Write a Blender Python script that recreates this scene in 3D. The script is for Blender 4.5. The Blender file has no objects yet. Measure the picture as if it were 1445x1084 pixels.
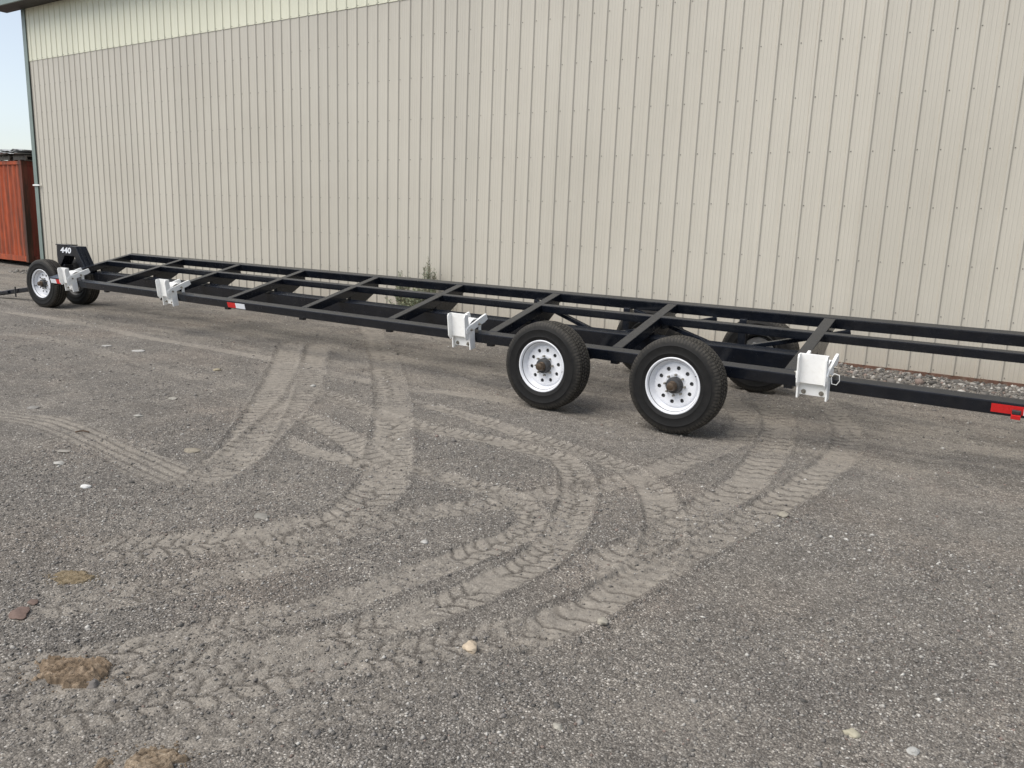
import bpy, bmesh, math, random
import numpy as np
from mathutils import Matrix, Vector, Euler

# ------------------------------------------------------------------ camera
sc = bpy.context.scene
COL = sc.collection
cam_d = bpy.data.cameras.new('camera')
cam_d.sensor_width = 36.0
cam_d.lens = 27.69
cam_d.clip_start = 0.05
cam_d.clip_end = 3000
cam = bpy.data.objects.new('camera', cam_d)
COL.objects.link(cam)
_R = Vector((0.82865421, 0.55853015, 0.03709812))
_U = Vector((-0.1403244, 0.14311689, 0.97970741))
_F = Vector((-0.54188676, 0.81704445, -0.19696982))
cam.matrix_world = Matrix(((_R.x, _U.x, -_F.x, 0.0), (_R.y, _U.y, -_F.y, 0.0), (_R.z, _U.z, -_F.z, 1.6185), (0, 0, 0, 1)))
sc.camera = cam

# ------------------------------------------------------------------ world, sun, exposure
SUN_EL, SUN_AZ = 54.0, -118.0         # azimuth of the sun seen from the yard, degrees from +X
world = bpy.data.worlds.new('World'); sc.world = world; world.use_nodes = True
wn = world.node_tree.nodes; wl = world.node_tree.links
wn.clear()
wo = wn.new('ShaderNodeOutputWorld'); bg = wn.new('ShaderNodeBackground'); sky = wn.new('ShaderNodeTexSky')
sky.sky_type = 'NISHITA'; sky.sun_disc = False
sky.sun_elevation = math.radians(SUN_EL)
sky.sun_rotation = math.radians(90.0 - SUN_AZ)
sky.air_density = 1.0; sky.dust_density = 1.0; sky.ozone_density = 1.0
hsv = wn.new('ShaderNodeHueSaturation'); hsv.inputs['Saturation'].default_value = 0.54; hsv.inputs['Value'].default_value = 1.0
wl.new(sky.outputs[0], hsv.inputs['Color']); wl.new(hsv.outputs[0], bg.inputs[0])
bg.inputs[1].default_value = 0.09
wl.new(bg.outputs[0], wo.inputs[0])
sun_d = bpy.data.lights.new('sun', 'SUN'); sun_d.energy = 1.7; sun_d.angle = math.radians(50); sun_d.color = (1.0, 0.95, 0.87)
sun = bpy.data.objects.new('sun', sun_d); COL.objects.link(sun)
_sd = Vector((math.cos(math.radians(SUN_AZ)) * math.cos(math.radians(SUN_EL)), math.sin(math.radians(SUN_AZ)) * math.cos(math.radians(SUN_EL)), math.sin(math.radians(SUN_EL))))
sun.location = _sd * 30
sun.rotation_euler = _sd.to_track_quat('Z', 'Y').to_euler()
sc.view_settings.view_transform = 'Standard'
sc.view_settings.look = 'None'
sc.view_settings.exposure = 0.98
sc.view_settings.gamma = 1.0
sc.view_settings.use_curve_mapping = False

random.seed(7)
rng = np.random.default_rng(7)

# ------------------------------------------------------------------ helpers
W = {}
def put(name, me, mat=None, parent=None, M=None, **props):
    o = bpy.data.objects.new(name, me)
    COL.objects.link(o)
    M = M if M is not None else Matrix.Identity(4)
    if parent is not None:
        o.parent = parent
        o.matrix_parent_inverse = W[parent].inverted()
    o.matrix_basis = M
    W[o] = M.copy()
    if mat is not None and me is not None and hasattr(me, 'materials') and not me.materials:
        me.materials.append(mat)
    for k, v in props.items():
        o[k] = v
    return o

def thing(name, label, category, loc, group=None):
    o = bpy.data.objects.new(name, None); COL.objects.link(o)
    o.empty_display_size = 0.3
    o.matrix_basis = Matrix.Translation(loc); W[o] = Matrix.Translation(loc)
    o['label'] = label; o['category'] = category
    if group: o['group'] = group
    return o

def tag(o, label, category, group=None):
    o['label'] = label; o['category'] = category
    if group: o['group'] = group
    return o

def mesh_of(bm, name='mesh', smooth=False, angle=None):
    me = bpy.data.meshes.new(name)
    bmesh.ops.recalc_face_normals(bm, faces=bm.faces)
    bm.to_mesh(me); bm.free()
    if smooth:
        me.polygons.foreach_set('use_smooth', [True] * len(me.polygons))
        if angle:
            try: me.set_sharp_from_angle(angle=math.radians(angle))
            except Exception: pass
    return me

def bm_box(bm, x0, x1, y0, y1, z0, z1, M=None, bevel=0.0):
    vs = [bm.verts.new((x, y, z)) for x in (x0, x1) for y in (y0, y1) for z in (z0, z1)]
    q = [(0, 1, 3, 2), (4, 6, 7, 5), (0, 4, 5, 1), (2, 3, 7, 6), (0, 2, 6, 4), (1, 5, 7, 3)]
    fs = [bm.faces.new([vs[i] for i in f]) for f in q]
    if bevel > 0:
        es = list({e for f in fs for e in f.edges})
        r = bmesh.ops.bevel(bm, geom=es, offset=bevel, segments=2, affect='EDGES', profile=0.6)
        vs = list({v for f in r['faces'] for v in f.verts} | {v for f in fs if f.is_valid for v in f.verts})
    if M is not None:
        bmesh.ops.transform(bm, matrix=M, verts=[v for v in vs if v.is_valid])
    return vs

def box_me(x0, x1, y0, y1, z0, z1, bevel=0.006):
    bm = bmesh.new(); bm_box(bm, x0, x1, y0, y1, z0, z1, None, bevel)
    return mesh_of(bm)

def prism_me(poly, axis, a0, a1, bevel=0.0):
    """poly: list of 2-D points; extruded along axis 'x' (points are y,z), 'y' (x,z) or 'z' (x,y)"""
    bm = bmesh.new()
    def P(p, a):
        return (a, p[0], p[1]) if axis == 'x' else (p[0], a, p[1]) if axis == 'y' else (p[0], p[1], a)
    A = [bm.verts.new(P(p, a0)) for p in poly]; B = [bm.verts.new(P(p, a1)) for p in poly]
    bm.faces.new(A); bm.faces.new(B[::-1])
    n = len(poly)
    for i in range(n):
        bm.faces.new((A[i], B[i], B[(i + 1) % n], A[(i + 1) % n]))
    if bevel > 0:
        bmesh.ops.bevel(bm, geom=list(bm.edges), offset=bevel, segments=2, affect='EDGES', profile=0.6)
    return mesh_of(bm)

def bar_me(p0, p1, w, h, bevel=0.004):
    """square bar from p0 to p1, width w (horizontal), height h"""
    p0, p1 = Vector(p0), Vector(p1); d = p1 - p0; L = d.length
    X = d.normalized(); Y = Vector((0, 0, 1)).cross(X).normalized(); Z = X.cross(Y)
    M = Matrix(((X.x, Y.x, Z.x, p0.x), (X.y, Y.y, Z.y, p0.y), (X.z, Y.z, Z.z, p0.z), (0, 0, 0, 1)))
    bm = bmesh.new(); bm_box(bm, 0, L, -w / 2, w / 2, -h / 2, h / 2, M, bevel)
    return mesh_of(bm)

def lathe_y(profile, n=64, closed=False):
    """profile of (r, y) turned about the Y axis"""
    bm = bmesh.new(); rings = []
    for r, y in profile:
        if r < 1e-6:
            rings.append([bm.verts.new((0, y, 0))])
        else:
            rings.append([bm.verts.new((r * math.cos(2 * math.pi * k / n), y, r * math.sin(2 * math.pi * k / n))) for k in range(n)])
    m = len(rings)
    for i in range(m if closed else m - 1):
        a, b = rings[i], rings[(i + 1) % m]
        for k in range(n):
            k2 = (k + 1) % n
            if len(a) == 1: bm.faces.new((a[0], b[k], b[k2]))
            elif len(b) == 1: bm.faces.new((a[k], b[0], a[k2]))
            else: bm.faces.new((a[k], b[k], b[k2], a[k2]))
    return bm

def cyl_me(r, h, n=6, axis='y', taper=1.0):
    bm = bmesh.new()
    bmesh.ops.create_cone(bm, cap_ends=True, segments=n, radius1=r, radius2=r * taper, depth=h)
    if axis == 'y': bmesh.ops.rotate(bm, verts=bm.verts, matrix=Matrix.Rotation(math.radians(90), 3, 'X'))
    if axis == 'x': bmesh.ops.rotate(bm, verts=bm.verts, matrix=Matrix.Rotation(math.radians(90), 3, 'Y'))
    return mesh_of(bm)

def np_mesh(name, verts, faces, k):
    """fast mesh from numpy arrays; faces all have k corners"""
    me = bpy.data.meshes.new(name)
    verts = np.asarray(verts, np.float32); faces = np.asarray(faces, np.int32)
    nf = len(faces)
    me.vertices.add(len(verts)); me.vertices.foreach_set('co', verts.ravel())
    me.loops.add(nf * k); me.loops.foreach_set('vertex_index', faces.ravel())
    me.polygons.add(nf)
    me.polygons.foreach_set('loop_start', np.arange(0, nf * k, k, dtype=np.int32))
    me.polygons.foreach_set('loop_total', np.full(nf, k, np.int32))
    me.update(calc_edges=True)
    return me

# value noise in numpy -----------------------------------------------------
def _h(ix, iy, s):
    n = (ix.astype(np.int64) * 374761393 + iy.astype(np.int64) * 668265263 + s * 1442695041) & 0xffffffff
    n = ((n ^ (n >> 13)) * 1274126177) & 0xffffffff
    n = (n ^ (n >> 16)) & 0xffffffff
    return n / 4294967295.0
def vnoise(x, y, s=0):
    ix = np.floor(x); iy = np.floor(y); fx = x - ix; fy = y - iy
    fx = fx * fx * (3 - 2 * fx); fy = fy * fy * (3 - 2 * fy)
    a = _h(ix, iy, s); b = _h(ix + 1, iy, s); c = _h(ix, iy + 1, s); d = _h(ix + 1, iy + 1, s)
    return (a * (1 - fx) + b * fx) * (1 - fy) + (c * (1 - fx) + d * fx) * fy
def fbm(x, y, s=0, o=4):
    t = 0; a = 0.5; tot = 0
    for k in range(o):
        t = t + a * vnoise(x, y, s + k); tot += a; x = x * 2.03 + 11.3; y = y * 2.03 - 7.1; a *= 0.5
    return t / tot
def sstep(a, b, x):
    t = np.clip((x - a) / (b - a), 0, 1); return t * t * (3 - 2 * t)

# ------------------------------------------------------------------ materials
class NT:
    def __init__(self, name):
        self.m = bpy.data.materials.new(name); self.m.use_nodes = True
        self.n = self.m.node_tree.nodes; self.l = self.m.node_tree.links
        self.n.clear()
        self.out = self.n.new('ShaderNodeOutputMaterial'); self.b = self.n.new('ShaderNodeBsdfPrincipled')
        self.l.new(self.b.outputs[0], self.out.inputs[0])
    def node(self, t, **kw):
        n = self.n.new('ShaderNode' + t)
        for k, v in kw.items():
            if k in n.inputs.keys(): n.inputs[k].default_value = v
            else: setattr(n, k, v)
        return n
    def set(self, k, v):
        if hasattr(v, 'bl_idname') or hasattr(v, 'links'): self.l.new(v, self.b.inputs[k])
        else: self.b.inputs[k].default_value = v
    def coord(self, kind='Object'):
        return self.node('TexCoord').outputs[kind]
    def noise(self, scale, detail=4, rough=0.55, vec=None, mapscale=None):
        n = self.node('TexNoise'); n.inputs['Scale'].default_value = scale; n.inputs['Detail'].default_value = detail; n.inputs['Roughness'].default_value = rough
        v = vec if vec is not None else self.coord()
        if mapscale:
            mp = self.node('Mapping'); mp.inputs['Scale'].default_value = mapscale; self.l.new(v, mp.inputs[0]); v = mp.outputs[0]
        self.l.new(v, n.inputs['Vector'])
        return n.outputs['Fac']
    def ramp(self, fac, stops):
        r = self.node('ValToRGB'); e = r.color_ramp.elements
        while len(e) > 1: e.remove(e[0])
        e[0].position = stops[0][0]; e[0].color = (*stops[0][1], 1)
        for p, c in stops[1:]:
            q = e.new(p); q.color = (*c, 1)
        self.l.new(fac, r.inputs[0]); return r.outputs[0]
    def mix(self, fac, a, b, mode='MIX'):
        m = self.node('Mix'); m.data_type = 'RGBA'; m.blend_type = mode
        for s, v in ((0, fac), (6, a), (7, b)):
            if hasattr(v, 'links'): self.l.new(v, m.inputs[s])
            else: m.inputs[s].default_value = v if s == 0 else (*v, 1)
        return m.outputs[2]
    def math(self, op, a, b=None, c=None, clamp=False):
        m = self.node('Math'); m.operation = op; m.use_clamp = clamp
        for i, v in enumerate((a, b, c)):
            if v is None: continue
            if hasattr(v, 'links'): self.l.new(v, m.inputs[i])
            else: m.inputs[i].default_value = v
        return m.outputs[0]
    def bump(self, h, strength=0.3, dist=0.01, normal=None):
        b = self.node('Bump'); b.inputs['Strength'].default_value = strength; b.inputs['Distance'].default_value = dist
        self.l.new(h, b.inputs['Height'])
        if normal is not None: self.l.new(normal, b.inputs['Normal'])
        return b.outputs[0]

def paint(name, col, rough=0.4, spec=0.5, var=0.12, scale=6, dirt=None, dirt_amt=0.3, bump=0.0, metallic=0.0, coat=0.0):
    t = NT(name)
    n = t.noise(scale, 5, 0.6)
    lo = tuple(c * (1 - var) for c in col); hi = tuple(min(1, c * (1 + var)) for c in col)
    c = t.ramp(n, [(0.3, lo), (0.7, hi)])
    if dirt:
        d = t.noise(scale * 2.7, 6, 0.7)
        f = t.math('MULTIPLY', t.math('SUBTRACT', d, 0.48, clamp=True), dirt_amt * 8, clamp=True)
        c = t.mix(f, c, dirt)
    t.set('Base Color', c)
    r = t.math('ADD', t.math('MULTIPLY', t.noise(scale * 4, 4), 0.25), rough - 0.12)
    t.set('Roughness', r); t.set('Specular IOR Level', spec); t.set('Metallic', metallic)
    t.set('Coat Weight', coat)
    if bump: t.set('Normal', t.bump(t.noise(scale * 12, 3), bump, 0.004))
    return t.m

M_black = paint('frame_black_paint', (0.006, 0.0078, 0.0125), 0.23, 0.55, 0.25, 4, (0.06, 0.058, 0.056), 0.08, 0.03)
M_white = paint('white_powder_paint', (0.89, 0.885, 0.86), 0.4, 0.5, 0.03, 9, (0.55, 0.50, 0.43), 0.10)
M_rim = paint('wheel_white_paint', (0.76, 0.77, 0.80), 0.3, 0.5, 0.03, 9, (0.5, 0.46, 0.40), 0.10)
M_darksteel = paint('dark_wheel_steel', (0.035, 0.036, 0.038), 0.5, 0.5, 0.3, 12, (0.12, 0.1, 0.08), 0.15)
M_drum = paint('grey_brake_drum', (0.10, 0.10, 0.10), 0.5, 0.5, 0.3, 14, (0.2, 0.17, 0.13), 0.2)
M_zinc = paint('zinc_bolt', (0.33, 0.31, 0.27), 0.42, 0.5, 0.25, 60, (0.12, 0.08, 0.05), 0.3, 0, 0.7)
M_cap = paint('brown_grease_cap', (0.11, 0.08, 0.055), 0.42, 0.5, 0.3, 40, (0.05, 0.03, 0.02), 0.3, 0.1, 0.6)
M_red = paint('red_reflective_tape', (0.60, 0.02, 0.02), 0.3, 0.5, 0.08, 30)
M_tapewhite = paint('white_reflective_tape', (0.78, 0.80, 0.84), 0.3, 0.5, 0.05, 30)
M_trim = paint('grey_green_steel_trim', (0.17, 0.215, 0.195), 0.45, 0.5, 0.08, 2)
M_soffit = paint('dark_soffit', (0.05, 0.045, 0.042), 0.6, 0.3, 0.2, 3)
M_rusttrim = paint('rust_brown_base_trim', (0.13, 0.07, 0.048), 0.7, 0.3, 0.3, 7, (0.24, 0.19, 0.15), 0.3, 0.1)
M_screw = paint('weathered_screw', (0.19, 0.175, 0.155), 0.6, 0.4, 0.3, 30)
M_chrome = paint('bright_coupler_steel', (0.6, 0.6, 0.6), 0.3, 0.5, 0.1, 20, None, 0, 0, 0.7)

def rubber():
    t = NT('tyre_rubber')
    n = t.noise(9, 6, 0.65)
    c = t.ramp(n, [(0.3, (0.006, 0.006, 0.0065)), (0.75, (0.013, 0.0128, 0.0127))])
    at = t.node('Attribute'); at.attribute_name = 'tread'
    d = t.noise(38, 5, 0.7)
    f = t.math('MULTIPLY', t.math('MULTIPLY', at.outputs['Fac'], t.math('SUBTRACT', d, 0.24, clamp=True)), 1.7, clamp=True)
    c = t.mix(f, c, (0.125, 0.112, 0.092))
    t.set('Base Color', c); t.set('Roughness', t.math('ADD', 0.50, t.math('MULTIPLY', n, 0.25))); t.set('Specular IOR Level', 0.22)
    t.set('Normal', t.bump(t.noise(120, 3), 0.08, 0.003))
    return t.m
M_rubber = rubber()

def siding(name, c0, c1, rnd=0.05):
    t = NT(name)
    oi = t.node('ObjectInfo')
    v = t.coord()
    n = t.noise(0.5, 4, 0.6, v)
    streak = t.noise(3.0, 3, 0.65, v, (4.0, 1.0, 0.12))
    c = t.ramp(n, [(0.3, c0), (0.7, c1)])
    c = t.mix(t.math('MULTIPLY', t.math('SUBTRACT', streak, 0.5, clamp=True), 1.1, clamp=True), c, tuple(x * 0.80 for x in c0))
    # dust splashed up from the yard on the lowest half metre
    z = t.node('SeparateXYZ'); t.l.new(v, z.inputs[0])
    low = t.math('SUBTRACT', 1.0, t.math('DIVIDE', z.outputs[2], 0.7), clamp=True)
    splash = t.math('MULTIPLY', t.math('MULTIPLY', low, t.noise(5, 5, 0.7, v)), 0.75, clamp=True)
    c = t.mix(splash, c, (0.33, 0.28, 0.22))
    br = t.math('ADD', 1.0 - rnd, t.math('MULTIPLY', oi.outputs['Random'], 2 * rnd))
    cb = t.node('CombineColor'); [t.l.new(br, cb.inputs[i]) for i in range(3)]
    c = t.mix(1.0, c, cb.outputs[0], 'MULTIPLY')
    t.set('Base Color', c); t.set('Roughness', 0.42); t.set('Specular IOR Level', 0.45)
    t.set('Normal', t.bump(t.noise(1.3, 1, 0.5, v, (1.0, 1.0, 0.45)), 0.10, 0.02))
    return t.m
M_tan = siding('tan_steel_siding', (0.470, 0.438, 0.372), (0.512, 0.480, 0.412), 0.036)
M_cream = siding('cream_steel_siding', (0.67, 0.66, 0.52), (0.71, 0.70, 0.56), 0.02)

def rusty(name, c0, c1, rust, amt):
    t = NT(name); v = t.coord()
    n = t.noise(1.6, 6, 0.65, v)
    s = t.noise(2.2, 6, 0.7, v, (3, 3, 0.25))
    c = t.ramp(n, [(0.3, c0), (0.7, c1)])
    f = t.math('MULTIPLY', t.math('SUBTRACT', s, 0.56 - amt * 0.2, clamp=True), 5.0, clamp=True)
    c = t.mix(f, c, rust)
    t.set('Base Color', c); t.set('Roughness', 0.62); t.set('Specular IOR Level', 0.3)
    t.set('Normal', t.bump(t.noise(18, 4, 0.6, v), 0.15, 0.01))
    return t.m
M_cont = rusty('red_container_paint', (0.30, 0.055, 0.020), (0.46, 0.088, 0.028), (0.14, 0.05, 0.03), 0.7)
M_cont_end = rusty('dull_red_container_paint', (0.16, 0.035, 0.024), (0.21, 0.045, 0.03), (0.09, 0.035, 0.02), 0.5)
M_cont_post = rusty('rusted_container_post', (0.10, 0.035, 0.022), (0.17, 0.05, 0.03), (0.035, 0.022, 0.014), 0.7)
M_wood = rusty('weathered_pallet_wood', (0.10, 0.085, 0.07), (0.17, 0.15, 0.13), (0.05, 0.045, 0.04), 0.4)
M_sheet = paint('old_galvanised_sheet', (0.42, 0.43, 0.43), 0.5, 0.5, 0.2, 3, (0.2, 0.17, 0.14), 0.3)

def stone_mat(name, col, var=0.2):
    t = NT(name)
    n = t.noise(30, 6, 0.65)
    c = t.ramp(n, [(0.3, tuple(x * (1 - var) for x in col)), (0.7, tuple(min(1, x * (1 + var)) for x in col))])
    t.set('Base Color', c); t.set('Roughness', 0.85); t.set('Specular IOR Level', 0.25)
    t.set('Normal', t.bump(t.noise(90, 4), 0.4, 0.004))
    return t.m

def attr_mat(name, attr, rough=0.85, nscale=150):
    t = NT(name)
    a = t.node('Attribute'); a.attribute_name = attr
    n = t.noise(nscale, 3)
    c = t.mix(1.0, a.outputs['Color'], t.ramp(n, [(0.3, (0.75, 0.75, 0.75)), (0.7, (1.2, 1.2, 1.2))]), 'MULTIPLY')
    t.set('Base Color', c); t.set('Roughness', rough); t.set('Specular IOR Level', 0.25)
    return t.m
M_pebble = attr_mat('pebble_mix', 'col')
M_leaf = attr_mat('grey_green_leaf', 'col', 0.7, 40)

TRACKS = [
    ('C', 0.34, 0.80, 0.1, [(-7.12, 2.66), (-6.22, 2.89), (-5.48, 2.87), (-4.83, 2.8), (-4.37, 2.76), (-3.92, 2.72)]),
    ('L', 0.32, 0.95, 0.11, [(-4.03, 2.61), (-4.23, 2.96), (-4.54, 3.38), (-5.0, 3.91), (-5.72, 4.65), (-6.75, 5.65), (-8.28, 7.09)]),
    ('L', 0.30, 0.90, 0.11, [(-4.0, 2.75), (-4.53, 3.47), (-5.07, 4.22), (-5.87, 5.18), (-7.21, 6.54), (-8.03, 7.37)]),
    ('P', 0.22, 0.80, 0.1, [(-14.62, 5.62), (-11.9, 6.03), (-9.79, 5.87), (-8.37, 5.92), (-7.09, 5.94), (-6.14, 5.8), (-5.23, 5.8), (-4.65, 5.98), (-3.78, 6.16)]),
    ('P', 0.24, 0.50, 0.1, [(-11.73, 4.65), (-10.17, 4.96), (-8.49, 4.82), (-7.34, 4.76), (-6.0, 4.69)]),
    ('L', 0.33, 0.95, 0.09, [(-9.33, 9.56), (-6.67, 7.11), (-4.94, 5.4), (-4.22, 4.62), (-3.69, 4.01), (-3.38, 3.64), (-3.13, 3.23), (-3.08, 2.9), (-3.14, 2.61), (-3.31, 2.3), (-3.5, 2.04), (-3.8, 1.72)]),
    ('L', 0.26, 0.90, 0.1, [(-5.6, 4.45), (-4.79, 4.29), (-4.33, 4.16), (-3.84, 3.93), (-3.36, 3.7)]),
    ('L', 0.20, 0.90, 0.1, [(-4.72, 3.81), (-4.14, 3.71), (-3.73, 3.71), (-3.34, 3.64)]),
    ('L', 0.22, 0.98, 0.078, [(-3.6, 3.82), (-3.35, 3.87), (-3.04, 3.87), (-2.76, 3.87), (-2.54, 3.83), (-2.34, 3.72), (-2.2, 3.56), (-2.14, 3.34), (-2.18, 3.07), (-2.24, 2.75), (-2.3, 2.46), (-2.35, 2.21), (-2.44, 2.02), (-2.62, 1.65), (-2.75, 1.39), (-2.89, 1.13), (-3.01, 0.91)]),
    ('L', 0.23, 1.00, 0.078, [(-6.05, 5.24), (-4.75, 4.87), (-4.31, 4.79), (-3.64, 4.78), (-3.02, 4.8), (-2.63, 4.7), (-2.29, 4.26), (-2.07, 3.79), (-1.92, 3.34), (-1.9, 2.91), (-1.97, 2.46), (-2.13, 2.04), (-2.34, 1.67), (-2.57, 1.34), (-2.74, 1.06), (-2.84, 0.89)]),
    ('L', 0.23, 0.95, 0.08, [(-4.86, 5.39), (-4.15, 5.35), (-3.62, 5.23), (-3.06, 5.07), (-2.6, 4.97), (-2.21, 4.81), (-1.89, 4.53), (-1.65, 4.14), (-1.49, 3.75), (-1.42, 3.33), (-1.44, 2.9), (-1.57, 2.52), (-1.76, 2.21), (-1.99, 1.9), (-2.17, 1.6), (-2.34, 1.33), (-2.58, 0.99), (-2.66, 0.87)]),
    ('L', 0.25, 0.90, 0.115, [(-2.44, 9.09), (-1.8, 8.39), (-1.4, 7.6), (-1.15, 6.74), (-1.1, 6.01), (-1.13, 5.38), (-1.18, 4.83), (-1.26, 4.33), (-1.33, 3.84), (-1.39, 3.31), (-1.45, 2.85), (-1.53, 2.47), (-1.61, 2.2)]),
    ('L', 0.24, 0.50, 0.08, [(-1.51, 2.54), (-1.66, 2.01), (-1.82, 1.65), (-2.0, 1.36), (-2.2, 1.08), (-2.39, 0.83)]),
    ('L', 0.28, 0.85, 0.115, [(-2.62, 8.9), (-1.84, 7.12), (-1.61, 6.23), (-1.51, 5.52), (-1.47, 4.89), (-1.49, 4.44), (-1.52, 4.02), (-1.57, 3.45), (-1.65, 3.02)]),
    ('L', 0.26, 0.75, 0.11, [(-2.99, 8.54), (-2.12, 7.04), (-1.92, 6.32), (-1.92, 5.76), (-2.0, 5.26), (-2.06, 4.87), (-2.2, 4.42), (-2.36, 4.06), (-2.53, 3.69), (-2.75, 3.29), (-2.9, 2.89), (-3.05, 2.45), (-3.24, 2.06)]),
    ('L', 0.27, 0.75, 0.07, [(-2.73, 3.03), (-2.82, 2.66), (-2.86, 2.35), (-2.97, 2.05), (-3.09, 1.77), (-3.28, 1.46), (-3.44, 1.21)]),
    ('L', 0.30, 0.50, 0.11, [(-2.59, 5.79), (-4.62, 6.66), (-6.13, 7.3), (-7.98, 7.95), (-10.14, 8.23), (-12.77, 7.43)]),
    ('L', 0.28, 0.45, 0.11, [(-3.64, 7.35), (-5.52, 7.94), (-7.83, 8.67), (-10.78, 9.37), (-13.07, 9.29)]),
    ('P', 0.32, 0.45, 0.1, [(-3.27, 5.81), (-5.89, 6.53), (-8.23, 7.15), (-11.14, 7.27), (-14.24, 6.53)]),
    ('P', 0.28, 0.45, 0.1, [(-16.5, 6.6), (-13.91, 6.6), (-11.97, 6.96), (-9.99, 7.33), (-6.78, 7.0)]),
]

# ------------------------------------------------------------------ ground
def axis(lo, f0, f1, hi, d, g1, smax, g2):
    """grid lines: fine between f0 and f1, then gradually coarser out to lo and hi"""
    mid = list(np.arange(f0, f1, d)); up = []; x = mid[-1]; s = d
    while x < hi:
        s *= g1 if s < smax else g2; x += s; up.append(x)
    dn = []; x = mid[0]; s = d
    while x > lo:
        s *= g1 if s < smax else g2; x -= s; dn.append(x)
    return np.array(dn[::-1] + mid + up)
def catmull(pts, step=0.03):
    P = np.array(pts, float); P = np.vstack([2 * P[0] - P[1], P, 2 * P[-1] - P[-2]]); out = []
    for i in range(1, len(P) - 2):
        p0, p1, p2, p3 = P[i - 1:i + 3]
        n = max(2, int(np.linalg.norm(p2 - p1) / step))
        t = np.linspace(0, 1, n, endpoint=False)[:, None]
        out.append(0.5 * ((2 * p1) + (-p0 + p2) * t + (2 * p0 - 5 * p1 + 4 * p2 - p3) * t ** 2 + (-p0 + 3 * p1 - 3 * p2 + p3) * t ** 3))
    return np.vstack(out)

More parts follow.
